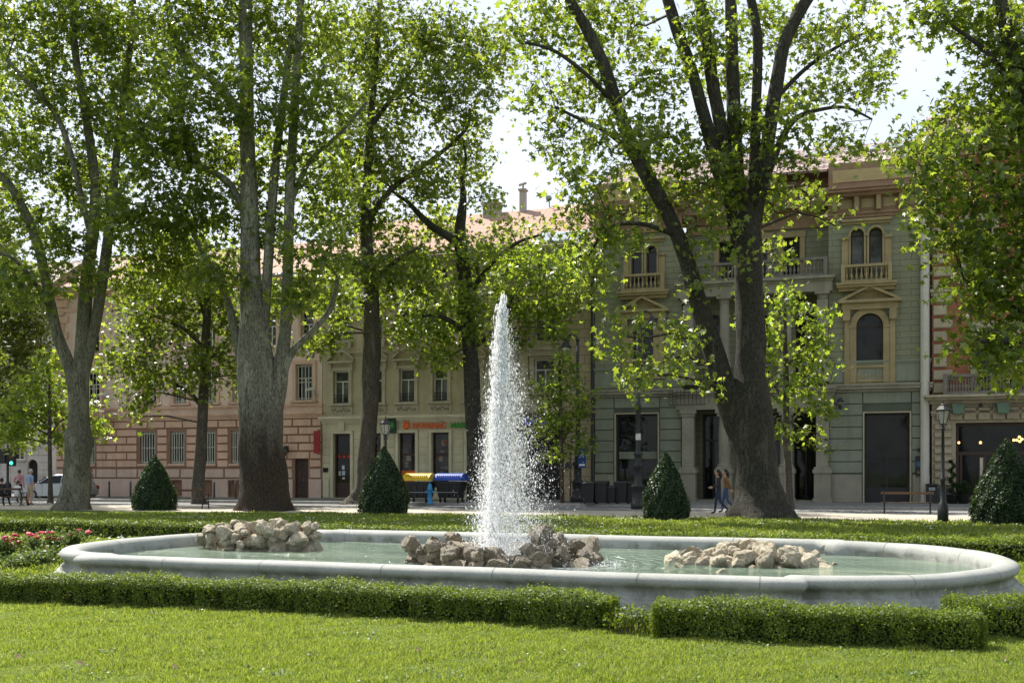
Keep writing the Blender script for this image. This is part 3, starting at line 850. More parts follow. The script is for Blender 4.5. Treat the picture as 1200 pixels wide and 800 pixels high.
LABS = ['curled brown leaf on the front lawn below the left hedge', 'tan fallen leaf near the lower left corner of the lawn', 'pale brown leaf lying in the middle of the front lawn',
        'small dry leaf in the grass toward the bottom left', 'light tan leaf on the grass below the hedge gap', 'whitish dry leaf on the lawn at lower right']
for (u, v, r), lab in zip(((94, 783, .045), (22, 775, .04), (490, 767, .04), (205, 787, .035), (610, 781, .03), (1178, 777, .03)), LABS):
    q = G(u, v); V, F = leaves(np.array([[0, 0, 0.0]]), np.array([[.3, -.6, .8]]), np.array([r*1.6]))
    o = link_mesh('fallen_leaf', np_mesh('fallen_leaf', V, F), m_dry); o.location = (q.x, q.y, .05); tag(o, lab, 'leaf')

# ------------------------------------------------------------------ roses
m_rose_leaf = leaf_mat('rose_leaves', [(.04, .075, .02), (.075, .115, .035), (.13, .16, .06)], [(.12, .2, .03), (.2, .28, .05), (.28, .33, .09)], .35, .5, .2)
m_red = mat('red_petals', (.52, .018, .045), .55, .25, 30)
m_pink = mat('pink_petals', (.55, .03, .13), .55, .25, 30)
m_stem = mat('green_stem', (.07, .09, .03), .8, .3, 10)
def rose(label, u, v, wd, hg, blooms, pale=False):
    b = G(u, v)
    t = thing('rose_bush', label, 'rose bush', b, 0, 'rose bushes in the bed left of the basin')
    mb = MB(); C = []
    for i in range(26):
        x, y, z = RNG.normal(0, wd*.42), RNG.normal(0, wd*.38), hg*RNG.uniform(.5, .95)
        mb.tube([(x*.25, y*.25, 0), (x*.7, y*.7, z*.6), (x, y, z)], [.008, .006, .004], 4)
        for k in range(24): f = RNG.uniform(.25, 1.02); C.append((x*f+RNG.normal(0, .05), y*f+RNG.normal(0, .05), max(.03, z*f+RNG.normal(0, .04))))
    mb.build('stems', m_stem, t)
    C = np.array(C)
    V, F = leaves(C, RNG.normal(0, .5, C.shape)+np.array([0, 0, .7]), RNG.uniform(.05, .09, len(C)), DIA_T, DIA_F)
    link_mesh('leaves', np_mesh('leaves', V, F), m_rose_leaf, t)
    for (du, dv) in blooms:
        x, z = du/FOC*b.y, -dv/FOC*b.y
        mb = MB()
        for k in range(11):
            a = k*2.4; rr = .012+.0042*k
            mb.sphere((rr*math.cos(a), rr*math.sin(a), .03-.0022*k), .03, 6, 4, (1, 1, .62))
        o = mb.build('bloom', m_pink if (du*7+dv) % 9 < 1.5 else m_red, t, False)
        o.location = (x, RNG.uniform(-.12, .08), z); o.rotation_euler = (RNG.uniform(-.5, .3), RNG.uniform(-.4, .4), RNG.uniform(0, 6))
        mb = MB(); mb.tube([(x*.6, 0, hg*.4), (x, o.location.y, z)], [.005, .004], 4); mb.build('flower_stalk', m_stem, t)
rose('rose bush with few pinkish blooms at the left picture edge', 4, 656, .5, .46, [(5, -26), (9, -24), (12, -28), (8, -22)])
rose('rose bush with many red blooms in the middle of the bed', 38, 655, .55, .5, [(-20, -17), (-17, -19), (-3, -29), (2, -27), (0, -21), (1, -15), (6, -25), (-23, -15)])
rose('rose bush with red blooms nearest the basin lobe', 62, 652, .5, .52, [(-15, -27), (-9, -27), (-1, -27), (-6, -11), (-13, -13), (4, -20), (-4, -21)])
rose('small rose bush behind the basin end with red blooms', 86, 645, .45, .5, [(-7, -16), (0, -19), (5, -23), (17, -21)])
rose('low rose bush with pale leaves and no blooms before the bed', 16, 668, .6, .33, [])
rose('low leafy rose bush without blooms beside the basin plinth', 48, 662, .5, .34, [])
# ================================================================== buildings
m_cream = mat('cream_render', (.58, .53, .385), .85, .14, .7, .15)
m_creamtrim = mat('cream_trim', (.60, .55, .42), .8, .14, 1.2, .15)
m_tan = mat('tan_render', (.44, .375, .27), .88, .2, .6, .2)
m_tantrim = mat('tan_stone_trim', (.44, .39, .30), .85, .22, 1.5, .25)
m_pinkup = mat('pale_pink_render', (.70, .53, .46), .88, .13, .5, .12)
m_pinklow = mat('pink_plinth', (.60, .44, .37), .88, .14, .6, .15)
m_ochre = mat('ochre_rustication', (.64, .42, .32), .85, .15, .7, .2)
m_joint = mat('rust_joint', (.28, .165, .115), .9, .2, .9, .1)
m_green = mat('sage_green_render', (.20, .215, .165), .85, .16, .5, .15)
m_greendk = mat('green_joint', (.085, .10, .075), .9, .2, 1)
m_gbrick = brick_mat('olive_brick_courses', (.245, .24, .15), (.205, .215, .15), (.085, .085, .058), 1.05, .29, .018, .25)
m_gstone = mat('weathered_limestone', (.255, .235, .185), .88, .25, .9, .35)
m_ytrim = mat('ochre_yellow_trim', (.30, .24, .125), .8, .2, 1.2, .2)
m_orange = mat('orange_cornice_paint', (.27, .17, .11), .85, .22, .6, .2)
m_rbrick = brick_mat('red_brick_courses', (.33, .115, .06), (.27, .09, .05), (.22, .13, .09), .26, .085, .009, .15)
m_rstone = mat('cream_stone', (.36, .31, .22), .86, .18, .9, .3)
m_grey = mat('grey_render', (.42, .40, .36), .88, .2, .5, .15)
m_glass = glass_mat('dark_window_glass', (.012, .013, .013))
m_glass2 = glass_mat('curtained_glass', (.11, .115, .11), .12, .6)
m_shop = glass_mat('shop_glass', (.035, .032, .028), .05, .9)
m_white = mat('white_window_paint', (.66, .66, .62), .6, .08, 2)
m_brownf = mat('dark_brown_frame', (.045, .022, .014), .5, .3, 3)
m_black = mat('black_paint', (.016, .016, .017), .45, .3, 4)
m_iron = mat('cast_iron', (.022, .024, .025), .5, .35, 5, .1)
m_dark = mat('dark_interior', (.014, .013, .012), .9, .3, 1)
m_zinc = mat('zinc_sheet', (.30, .32, .33), .45, .2, 2, 0, .5)
m_rtile = brick_mat('pink_roof_tiles', (.52, .34, .265), (.44, .28, .215), (.24, .14, .10), .3, .22, .022, .15, .0, .85, .5)
m_rtile2 = brick_mat('mottled_roof_tiles', (.66, .52, .47), (.10, .05, .04), (.06, .04, .035), .5, .34, .07, .1, .5, .8, .6)
m_shutter = mat('brown_shutter', (.24, .13, .085), .8, .25, 3, .2)
m_bars = mat('window_bars', (.52, .52, .46), .6, .1, 3)

def building(name, label, u0, group=None, cat='building'):
    s0 = FS(u0)
    t = thing(name, label, cat, FP(s0), -A_F, group)
    return t, s0
def FSy(u, y):                              # facade coordinate of something y metres behind the facade line
    k = (u-600)/FOC
    return (k*(59.1+y*math.cos(A_F))-y*math.sin(A_F))/(math.cos(A_F)+k*math.sin(A_F))
class Fac:
    """reads photo columns and rows as positions on one facade"""
    def __init__(s, root, s0): s.root, s.s0 = root, s0
    def x(s, u): return FS(u)-s.s0
    def z(s, v, u): return FZ(u, v)
def wall(name, mb_mat, root, x0, x1, z0, z1, holes, y=0.0, depth=.32, extra=None):
    """a wall with real openings: holes (xa, xb, za, zb, arched)"""
    mb = MB()
    xs = sorted({x0, x1} | {q for h in holes for q in h[:2] if x0 < q < x1})
    zs = sorted({z0, z1} | {q for h in holes for q in h[2:4] if z0 < q < z1})
    for i in range(len(xs)-1):
        for j in range(len(zs)-1):
            cx, cz = (xs[i]+xs[i+1])/2, (zs[j]+zs[j+1])/2
            if any(h[0] < cx < h[1] and h[2] < cz < h[3] for h in holes): continue
            mb.add([(xs[i], y, zs[j]), (xs[i+1], y, zs[j]), (xs[i+1], y, zs[j+1]), (xs[i], y, zs[j+1])], [(0, 1, 2, 3)])
    for h in holes:
        a, b, c, d = h[:4]; c2 = max(c, z0); e = y+depth
        arch = len(h) > 4 and h[4]
        mb.add([(a, y, c2), (a, y, d), (a, e, d), (a, e, c2)], [(0, 1, 2, 3)])
        mb.add([(b, y, c2), (b, y, d), (b, e, d), (b, e, c2)], [(3, 2, 1, 0)])
        mb.add([(a, y, c2), (b, y, c2), (b, e, c2), (a, e, c2)], [(3, 2, 1, 0)])
        if arch:
            r = (b-a)/2; cx = (a+b)/2; rise = arch if isinstance(arch, float) else r
            N = 14
            pa = [(cx-r*math.cos(math.pi*k/N), d-rise+rise*math.sin(math.pi*k/N)) for k in range(N+1)]
            for k in range(N):
                (p, q), (p2, q2) = pa[k], pa[k+1]
                mb.add([(p, y, q), (p2, y, q2), (p2, y, d), (p, y, d)], [(0, 1, 2, 3)])
                mb.add([(p, y, q), (p2, y, q2), (p2, e, q2), (p, e, q)], [(0, 1, 2, 3)])
        else:
            mb.add([(a, y, d), (b, y, d), (b, e, d), (a, e, d)], [(0, 1, 2, 3)])
    if extra: extra(mb)
    return mb.build(name, mb_mat, root)
def body(root, m, w, h, dep, name='outer_walls', back=1.1):
    """side walls, back wall, inner dark backing"""
    mb = MB()
    mb.add([(0, 0, 0), (0, dep, 0), (0, dep, h), (0, 0, h)], [(0, 1, 2, 3)])
    mb.add([(w, 0, 0), (w, dep, 0), (w, dep, h), (w, 0, h)], [(3, 2, 1, 0)])
    mb.add([(0, dep, 0), (w, dep, 0), (w, dep, h), (0, dep, h)], [(3, 2, 1, 0)])
    bk = MB().add([(.02, back, 0), (w-.02, back, 0), (w-.02, back, h-.2), (.02, back, h-.2)], [(0, 1, 2, 3)])
    bk.build('dark_rooms', m_dark, root)
    return mb.build(name, m, root)
def window(root, a, b, c, d, y=.2, fm=None, gm=None, arch=False, mull=1, trans=.66, fw=.065, bars=0, name='window', lower=None):
    fm = fm or m_white; gm = gm or m_glass
    mb = MB(); e = .07
    top = d
    r = (b-a)/2
    zt = d-r if arch else d
    if arch:
        N = 14; cx = (a+b)/2
        for k in range(N):
            t0, t1 = math.pi*k/N, math.pi*(k+1)/N
            q = [(cx-R_*math.cos(t), zt+R_*math.sin(t)) for R_, t in ((r, t0), (r, t1), (r-fw, t1), (r-fw, t0))]
            mb.prism([q[3], q[2], q[1], q[0]], y, y+e)
        mb.box(a, a+fw, y, y+e, c, zt); mb.box(b-fw, b, y, y+e, c, zt)
        mb.box(a+fw, b-fw, y, y+e, c, c+fw)
        mb.box(a+fw, b-fw, y+.004, y+e, zt-fw/2, zt+fw/2)
    else:
        mb.box(a, a+fw, y, y+e, c, d); mb.box(b-fw, b, y, y+e, c, d)
        mb.box(a+fw, b-fw, y, y+e, c, c+fw); mb.box(a+fw, b-fw, y, y+e, d-fw, d)
        if trans: mb.box(a+fw, b-fw, y+.004, y+e, c+(d-c)*trans-fw*.5, c+(d-c)*trans+fw*.5)
    zm = zt-fw/2 if arch else (c+(d-c)*trans-fw*.5 if trans else d-fw)
    for k in range(mull):
        x = a+(b-a)*(k+1)/(mull+1)
        mb.box(x-fw*.5, x+fw*.5, y+.008, y+e, c+fw, zm)
    w = mb.build(name, fm, root)
    pb = MB(); g = y+.045
    if arch:
        cx = (a+b)/2
        poly = [(a+.01, c+.01), (b-.01, c+.01)] + [(cx+(r-.01)*math.cos(math.pi*k/14), zt+(r-.01)*math.sin(math.pi*k/14)) for k in range(15)]
        pb.add([(x, g, z) for x, z in poly], [tuple(range(len(poly)))])
    else:
        pb.add([(a+.01, g, c+.01), (b-.01, g, c+.01), (b-.01, g, d-.01), (a+.01, g, d-.01)], [(0, 1, 2, 3)])
    pb.build('pane', gm, w)
    if bars:
        bb = MB()
        for k in range(bars):
            x = a+(b-a)*(k+.5)/bars
            bb.box(x-.022, x+.022, y-.13, y-.09, c+.02, d-.02)
        for q in (.06, .5, .94): bb.box(a, b, y-.125, y-.095, c+(d-c)*q-.02, c+(d-c)*q+.02)
        bb.build('window_bars', m_bars, w)
    return w
def surround(mb, a, b, c, d, w=.2, p=.07, sill=True, arch=False):
    """frame of trim round an opening, p proud"""
    if arch:
        r = (b-a)/2; cx = (a+b)/2; zt = d-r; N = 14
        for k in range(N):
            t0, t1 = math.pi*k/N, math.pi*(k+1)/N
            q = [(cx-R_*math.cos(t), zt+R_*math.sin(t)) for R_, t in ((r+w, t0), (r+w, t1), (r+.002, t1), (r+.002, t0))]
            mb.prism([q[3], q[2], q[1], q[0]], -p, .04)
        mb.box(a-w, a-.002, -p, .04, c, zt-.002); mb.box(b+.002, b+w, -p, .04, c, zt-.002)
        mb.box(a-w-.04, a-.003, -p-.04, .03, zt-.09, zt+.03); mb.box(b+.003, b+w+.04, -p-.04, .03, zt-.09, zt+.03)
    else:
        mb.box(a-w, a-.002, -p, .04, c, d); mb.box(b+.002, b+w, -p, .04, c, d)
        mb.box(a-w-.003, b+w+.003, -p-.004, .04, d+.002, d+w)
    if sill: mb.box(a-w-.08, b+w+.08, -p-.12, .05, c-.13, c-.004)
def cornice(mb, a, b, z, steps, y0=0.05):
    """stack of projecting bands: (height, projection)"""
    for h, p in steps:
        mb.box(a-p*.4, b+p*.4, -p, y0, z, z+h-.003); z += h
    return z
def pediment(mb, a, b, z, h, p=.22):
    mb.box(a, b, -p, .03, z, z+.14)
    cx = (a+b)/2; t = .13
    mb.prism([(a, z+.143), (a+.3, z+.143), (cx, z+h-t), (cx, z+h)], -p-.003, .03)
    mb.prism([(b-.3, z+.143), (b, z+.143), (cx, z+h), (cx, z+h-t)], -p-.003, .03)
    mb.prism([(a+.3, z+.145), (b-.3, z+.145), (cx, z+h-t-.01)], -.06, .03)
def segped(mb, a, b, z, h, p=.2):
    cx = (a+b)/2; N = 10
    for k in range(N):
        q = []
        for tt, o in ((k/N, 0), ((k+1)/N, 0), ((k+1)/N, .13), (k/N, .13)):
            x = a+(b-a)*tt; q.append((x, z+h*math.sin(math.pi*tt)+o))
        mb.prism(q, -p, .03)
BAL = [(.045, 0), (.045, .06), (.03, .09), (.055, .22), (.06, .3), (.03, .45), (.025, .6), (.045, .68), (.03, .74), (.045, .8), (.045, .86)]
def balustrade(root, a, b, z, h, m, y=-.2, n=None, posts=True, name='balustrade', depth=.2):
    mb = MB()
    mb.box(a, b, y-depth/2, y+depth/2, z, z+h*.14); mb.box(a-.03, b+.03, y-depth/2-.02, y+depth/2+.02, z+h*.86, z+h)
    n = n or max(2, int((b-a)/.2))
    for k in range(n):
        mb.lathe([(r*1.05, q*h*.72/.86) for r, q in BAL], a+(b-a)*(k+.5)/n, y, 7, z+h*.14+.001)
    if posts:
        for x in (a-.05, b+.05): mb.box(x-.09, x+.09, y-depth/2-.03, y+depth/2+.03, z-.002, z+h+.02)
    return mb.build(name, m, root)
def blocks(mb, x0, x1, z0, rows, rh, bw, holes, proud=.06, gap=.035, cham=.03, off=True, seed=0):
    """rustication: raised chamfered blocks between the openings"""
    for r in range(rows):
        za, zb = z0+r*rh+gap/2, z0+(r+1)*rh-gap/2
        cuts = [(h[0]-h[5] if len(h) > 5 else h[0], h[1]+h[5] if len(h) > 5 else h[1]) for h in holes if h[2] < zb-.02 and h[3] > za+.02]
        spans = []; x = x0
        for a, b in sorted(cuts):
            if a > x: spans.append((x, a))
            x = max(x, b)
        if x < x1: spans.append((x, x1))
        for a, b in spans:
            L = b-a
            if L < .12: continue
            if bw is None: mb.cbox(a+gap/2, b-gap/2, -proud, .03, za, zb, cham); continue
            k = max(1, round(L/bw)); w = L/k
            edges = [a+w*i for i in range(k+1)]
            if off and r % 2 and L > bw*.8: edges = [a]+[a+w*(i+.5) for i in range(k)]+[b]
            for p, q in zip(edges, edges[1:]): mb.cbox(p+gap/2, q-gap/2, -proud, .03, za, zb, cham)
def courses(name, m, root, x0, x1, z0, rows, rh, holes, proud, gap, cham):
    """plain horizontal courses; every pier between two openings is a part of its own"""
    cuts = sorted((h[0]-(h[5] if len(h) > 5 else 0), h[1]+(h[5] if len(h) > 5 else 0)) for h in holes)
    x = x0; spans = []
    for a, b in cuts:
        if a > x: spans.append((x, a))
        x = max(x, b)
    if x < x1: spans.append((x, x1))
    for a, b in spans:
        mb = MB(); blocks(mb, a, b, z0, rows, rh, None, [], proud, gap, cham)
        if mb.v: mb.build(name, m, root)
    for h in holes:
        mb = MB(); r0 = math.ceil((h[3]-z0)/rh)
        if r0 < rows: blocks(mb, h[0]-(h[5] if len(h) > 5 else 0), h[1]+(h[5] if len(h) > 5 else 0), z0+r0*rh, rows-r0, rh, None, [], proud, gap, cham)
        if mb.v: mb.build(name, m, root)
def roof(root, x0, x1, z0, dep, rise, m, name='roof', over=.35, y0=0):
    o = thing_part = bpy.data.objects.new(name, None)
    mb = MB()
    L = math.hypot(dep, rise)
    # modelled in its own plane (x across, z up the slope) so the tile courses follow the slope
    mb.box(0, x1-x0, 0, .12, -over, L)
    bpy.data.objects.remove(o)
    o = mb.build(name, m, root)
    o.location = (x0, y0, z0); o.rotation_euler = (-math.atan2(dep, rise), 0, 0)
    bk = MB(); bk.add([(x0, y0+dep, z0+rise), (x1, y0+dep, z0+rise), (x1, y0+2*dep, z0), (x0, y0+2*dep, z0)], [(0, 1, 2, 3)])
    bk.add([(x0+.03, y0, z0), (x0+.03, y0+dep, z0+rise-.05), (x0+.03, y0+2*dep, z0)], [(0, 1, 2)])
    bk.add([(x1-.03, y0, z0), (x1-.03, y0+dep, z0+rise-.05), (x1-.03, y0+2*dep, z0)], [(2, 1, 0)])
    bk.build('roof_back', m_shutter, root)
    return o
def text_mesh(body_, size, ext, name, m, parent, loc, bold=.0):
    cu = bpy.data.curves.new('lettering', 'FONT'); cu.body = body_; cu.size = size; cu.extrude = ext; cu.offset = bold
    cu.align_x = 'LEFT'
    ob = bpy.data.objects.new('lettering', cu)
    COL.objects.link(ob)
    dg = bpy.context.evaluated_depsgraph_get(); dg.update()
    me = bpy.data.meshes.new_from_object(ob.evaluated_get(dg))
    bpy.data.objects.remove(ob); bpy.data.curves.remove(cu)
    me.materials.clear()
    o = link_mesh(name, me, m, parent)
    o.location = loc; o.rotation_euler = (R(90), 0, 0)
    return o

# ------------------------------------------------------------------ pink corner building
b, s0 = building('corner_building', 'pale pink corner building with ochre rusticated ground floor and barred windows', 66)
f = Fac(b, s0)
W = f.x(377.5); zl = 5.05; zt = 13.0
body(b, m_pinkup, W, zt, 14)
GW = [(98, 111), (164, 182), (199.5, 216), (236, 252), (271, 286), (305, 321)]
def zz(v, u=230): return f.z(v, u)
holes = []
for a, c in GW: holes.append((f.x(a), f.x(c), zz(543), zz(505), 0, .16))
door = (f.x(345.5), f.x(361), .12, zz(538), 0, .1)
lowh = [(f.x(a), f.x(c), .2, zz(562), .35, .0) for a, c in ((167, 181), (201.5, 214.5), (233, 250), (268, 285.5))]
U1 = [(98, 118), (168, 184), (204, 219), (240, 254), (273, 287), (310, 325), (347, 367)]
U2 = [(100, 117), (168, 183), (204, 218), (240, 253), (273, 286), (310, 324), (353, 368)]
u1h = [(f.x(a), f.x(c), zz(472), zz(431), 0) for a, c in U1]
u2h = [(f.x(a), f.x(c), zz(409), zz(372), 0) for a, c in U2]
wall('wall', m_pinkup, b, 0, W, zl, zt, u1h+u2h)
zp = zz(548)
wall('ground_floor_wall', m_joint, b, 0, W, 0, zl, holes+[door]+lowh, 0.0)
mb = MB()
hh = holes+[door]
rh = (zl-.35-zp)/6
blocks(mb, .02, W-.02, zp+.02, 6, rh, 1.25, hh, .09, .075, .02)
mb.build('rusticated_blocks', m_ochre, b)
mb = MB()
blocks(mb, .02, W-.02, zp-.62, 1, .6, 1.5, [door], .10, .08, .02)
xs = 0.02
for h in sorted(lowh+[door]):
    if h is door: mb.box(xs, h[0]-.1, -.11, .04, .1, zp-.66); xs = h[1]+.1
    else:
        mb.box(xs, h[0], -.11, .04, .1, zp-.66)
        mb.box(h[0], h[1], -.11, .04, h[3], zp-.66)
        xs = h[1]
mb.box(xs, W-.02, -.11, .04, .1, zp-.66)
mb.build('plinth', m_pinklow, b)
for h in holes: MB().box(h[0]-.1, h[1]+.1, -.14, .05, h[2]-.14, h[2]-.005).build('window_sill', m_ochre, b)
for h in holes: window(b, *h[:4], y=.2, bars=6, trans=0, mull=1)
for h in lowh:
    mb = MB(); mb.box(h[0]+.01, h[1]-.01, .1, .16, h[2], h[3]-.02)
    for k in range(6): mb.box(h[0]+.02, h[1]-.02, .085, .1, h[2]+.08+k*.17, h[2]+.19+k*.17)
    mb.build('cellar_shutter', m_shutter, b)
mb = MB(); mb.box(door[0], door[1], .16, .24, door[2], door[3])
mid = (door[0]+door[1])/2
for (p, q) in ((door[0]+.06, mid-.03), (mid+.03, door[1]-.06)):
    for (r0, r1) in ((.2, .8), (.95, 1.7), (1.8, 2.35)): mb.cbox(p, q, .135, .16, r0, min(r1, door[3]-.1), .02)
d_ = mb.build('door', m_brownf, b)
MB().sphere((mid+.08, .12, 1.15), .035).build('handle', m_zinc, d_)
mb = MB(); cornice(mb, 0, W, zl-.32, [(.12, .1), (.12, .16), (.14, .24)]); cornice(mb, 0, W, zz(476)-.2, [(.1, .08), (.12, .15)])
cornice(mb, 0, W, zt-1.35, [(.2, .08)])
cornice(mb, 0, W, zt-.5, [(.15, .15), (.15, .3), (.2, .5)])
mb.build('string_courses', m_ochre, b)
for h in u1h+u2h:
    mb = MB(); surround(mb, *h[:4], w=.2 if h in u1h else .16, p=.08)
    if h is u1h[0]: pediment(mb, h[0]-.45, h[1]+.45, h[3]+.203, .75)
    mb.build('window_surround', m_ochre, b)
for h in u1h: window(b, *h[:4], bars=5, trans=.62)
for h in u2h: window(b, *h[:4], trans=.62)
mb = MB()                                              # corner quoins and round frieze plaques
for k in range(15): mb.cbox(-.05, .95 if k % 2 else .65, -.09, .05, zl+.4+k*.5, zl+.86+k*.5, .02)
for u in (122, 138, 146, 154, 240, 250, 340): mb.lathe([(.22, 0), (.22, .05), (.12, .07)], 0, 0, 14) if False else None
mb.build('corner_quoins', m_ochre, b)
for u in (127, 139, 150, 210, 221, 290, 301):
    mb = MB(); N = 14; cx = f.x(u); cz = zt-.95
    mb.prism([(cx+.2*math.cos(2*math.pi*k/N), cz+.2*math.sin(2*math.pi*k/N)) for k in range(N)], -.07, .03)
    mb.build('round_plaque', m_ochre, b)
# balcony under the pedimented window
bx0, bx1 = f.x(90), f.x(131)
mb = MB(); mb.box(bx0, bx1, -.95, .02, zz(502), zz(497)); mb.box(bx0+.2, bx0+.45, -.6, .02, zz(512), zz(502)-.003); mb.box(bx1-.45, bx1-.2, -.6, .02, zz(512), zz(502)-.003)
bal = mb.build('balcony', m_ochre, b)
balustrade(bal, bx0+.1, bx1-.1, zz(497)+.003, .95, m_ochre, -.82, 14)
roof(b, -.3, W, zt+.02, 6, 3.3, m_rtile)
MB().box(-.35, W, -.62, -.45, zt+.0, zt+.13).build('gutter', m_zinc, b)
# ------------------------------------------------------------------ cream shop building
b, s0 = building('shop_building', 'cream corner shop building with carved window aprons and pink tiled roof', 378)
f = Fac(b, s0); cb_ = b; cf = f
W = f.x(606); zl = f.z(487, 480)
zt = 13.6
def zz(v, u=480): return f.z(v, u)
body(b, m_tan, W, zt, 14)
door = (f.x(391), f.x(411), .14, zz(507), 0, .2)
shops = [(f.x(a), f.x(c), q, zz(507), 0, .2) for a, c, q in ((437, 447, .7), (467, 487, .75), (506, 526.5, .75), (547.5, 568, .75), (582, 600, .75))]
wall('ground_floor_wall', m_cream, b, 0, W, 0, zl, shops+[door])
courses('coursed_render', m_cream, b, .03, W-.03, 1.25, 6, (zz(505)-1.25)/6, shops+[door], .04, .02, .012)
mb = MB()
for x0_, x1_ in ((.05, door[0]-.25), (door[1]+.25, shops[0][0]-.25)): MB().cbox(x0_, x1_, -.09, .03, .12, 1.2, .03).build('base_panel', m_cream, b)

mb = MB(); surround(mb, *door[:4], w=.17, p=.1, sill=False)
for h in shops: surround(mb, *h[:4], w=.17, p=.1)
mb.box((door[0]+door[1])/2-.18, (door[0]+door[1])/2+.18, -.15, .03, door[3]+.18, door[3]+.75)
cornice(mb, 0, W, zl-.36, [(.12, .1), (.12, .2), (.14, .32)])
mb.build('shop_trim', m_creamtrim, b)
for h in shops:
    w_ = window(b, *h[:4], y=.2, fm=m_brownf, gm=m_shop, mull=0, trans=.6, fw=.09, name='shop_window')
    # what stands behind the glass: shelves with goods, seen as shapes on the pane
    rn_ = random.Random(int(h[0]*10))
    for k in range(9):
        x = rn_.uniform(h[0]+.12, h[1]-.4); z = rn_.uniform(h[2]+.3, h[3]-.6)
        MB().box(x, x+rn_.uniform(.1, .3), .236-k*.001, .242, z, z+rn_.uniform(.08, .35)).build('display_item', mat('display_paper_%d' % (k % 3), ((.30, .26, .21), (.22, .09, .05), (.16, .17, .17))[k % 3], .8, .5, 6), w_)
h = shops[1]; MB().box(h[0]+.1, h[1]-.1, .21, .235, h[2]+.09, h[2]+.95).build('orange_panel', mat('orange_panel', (.62, .13, .02), .5, .12, 3), b)
h = door
w_ = window(b, h[0], h[1], h[2], h[3], y=.2, fm=m_brownf, gm=m_glass, mull=0, trans=.68, fw=.12, name='shop_door')
mb = MB(); mb.box(h[0]+.12, h[1]-.12, .19, .24, h[2]+.1, h[2]+.85); mb.build('door_panel', m_brownf, w_)
for (x, z, a, c, cc) in ((.42, 1.75, .16, .24, (.6, .62, .62)), (.2, 1.4, .13, .26, (.45, .55, .5)), (.4, 1.42, .22, .26, (.42, .52, .62)), (.44, 1.2, .16, .12, (.62, .62, .62))):
    MB().box(h[0]+x, h[0]+x+a, .225, .235, z, z+c).build('paper_notice', mat('notice_%d' % int(cc[0]*100+x*10), cc, .7, .06, 4), w_)
for k in range(3):
    mb = MB(); mb.box(h[0]+.18+k*.3, h[0]+.36+k*.3, .215, .235, h[2]+2.28, h[2]+2.46); mb.build('red_door_mark', mat('red_mark', (.5, .03, .02), .5, .1, 3), w_)
WIN = [(391, 409), (432, 448), (468, 486), (507.5, 524.5), (547, 563), (582, 598)]
u1h = [(f.x(a), f.x(c), zz(471), zz(432), 0) for a, c in WIN]
u2h = [(f.x(a), f.x(c), zz(396), zz(360), 0) for a, c in WIN]
u3h = [(f.x(a), f.x(c), zz(331), zz(305), 0) for a, c in WIN]
wall('wall', m_tan, b, 0, W, zl, zt, u1h+u2h+u3h)
for h in u1h:
    mb = MB(); surround(mb, *h[:4], w=.2, p=.09)
    mb.box(h[0]-.28, h[0]-.1, -.16, .03, h[3]+.0, h[3]+.42); mb.box(h[1]+.1, h[1]+.28, -.16, .03, h[3]+.0, h[3]+.42)
    mb.box(h[0]-.36, h[1]+.36, -.24, .03, h[3]+.44, h[3]+.56)
    segped(mb, h[0]-.36, h[1]+.36, h[3]+.57, .5)
    mb.box(h[0]-.25, h[1]+.25, -.07, .03, zl+.16, h[2]-.16)
    mb.build('window_surround', m_tantrim, b)
for h in u2h: mb = MB(); surround(mb, *h[:4], w=.17, p=.07); mb.box(h[0]-.2, h[0]-.02, -.2, .03, h[2]-.42, h[2]-.135); mb.box(h[1]+.02, h[1]+.2, -.2, .03, h[2]-.42, h[2]-.135); mb.build('window_surround', m_tantrim, b)
for h in u3h: mb = MB(); surround(mb, *h[:4], w=.14, p=.06); mb.build('window_surround', m_tantrim, b)
mb = MB()
mb.box(.003, W-.003, -.13, .04, zl+.003, zl+.14)
cornice(mb, 0, W, zz(402)-.55, [(.1, .06), (.1, .12)])
cornice(mb, 0, W, zt-.75, [(.2, .1), (.2, .28), (.15, .5), (.16, .62)])
mb.build('string_courses', m_tantrim, b)
mb = MB()                                              # relief scrolls of the window aprons
for h in u1h:
    for k in range(7):
        x = h[0]-.12+(h[1]-h[0]+.24)*(k+.5)/7; z = (zl+.16+h[2]-.16)/2
        mb.sphere((x, -.075, z+.05*math.sin(k*2)), .075, 8, 5, (1, .5, 1)); mb.sphere((x+.06, -.075, z-.09), .045, 6, 4, (1, .5, 1))
mb.build('apron_reliefs', mat('dark_relief', (.25, .22, .165), .9, .3, 4), b)
for h in u1h:
    window(b, *h[:4], gm=m_glass2, trans=.68)
    mb = MB()
    for k in range(9): mb.tube([(h[0]+(h[1]-h[0])*(k+.5)/9, .06, h[2]+.02), (h[0]+(h[1]-h[0])*(k+.5)/9, .06, h[2]+.5)], .012, 5)
    for z in (.1, .3, .5): mb.tube([(h[0], .06, h[2]+z), (h[1], .06, h[2]+z)], .014, 5)
    mb.build('window_railing', m_iron, b)
for h in u2h+u3h: window(b, *h[:4], gm=m_glass2, trans=.66)
roof(b, 0, W, zt+.02, 6.2, 3.7, m_rtile)
MB().box(0, W, -.78, -.6, zt-.02, zt+.12).build('gutter', m_zinc, b)
for xq, zq, s_ in ((FSy(577, 5.8)-s0, 2.95, .95),):
    mb = MB(); mb.box(xq-s_/2, xq+s_/2, 5.4, 6.2, zt+2.6, zt+zq+1.1); mb.box(xq-s_/2-.1, xq+s_/2+.1, 5.3, 6.3, zt+zq+1.103, zt+zq+1.22)
    mb.build('chimney', m_grey, b)
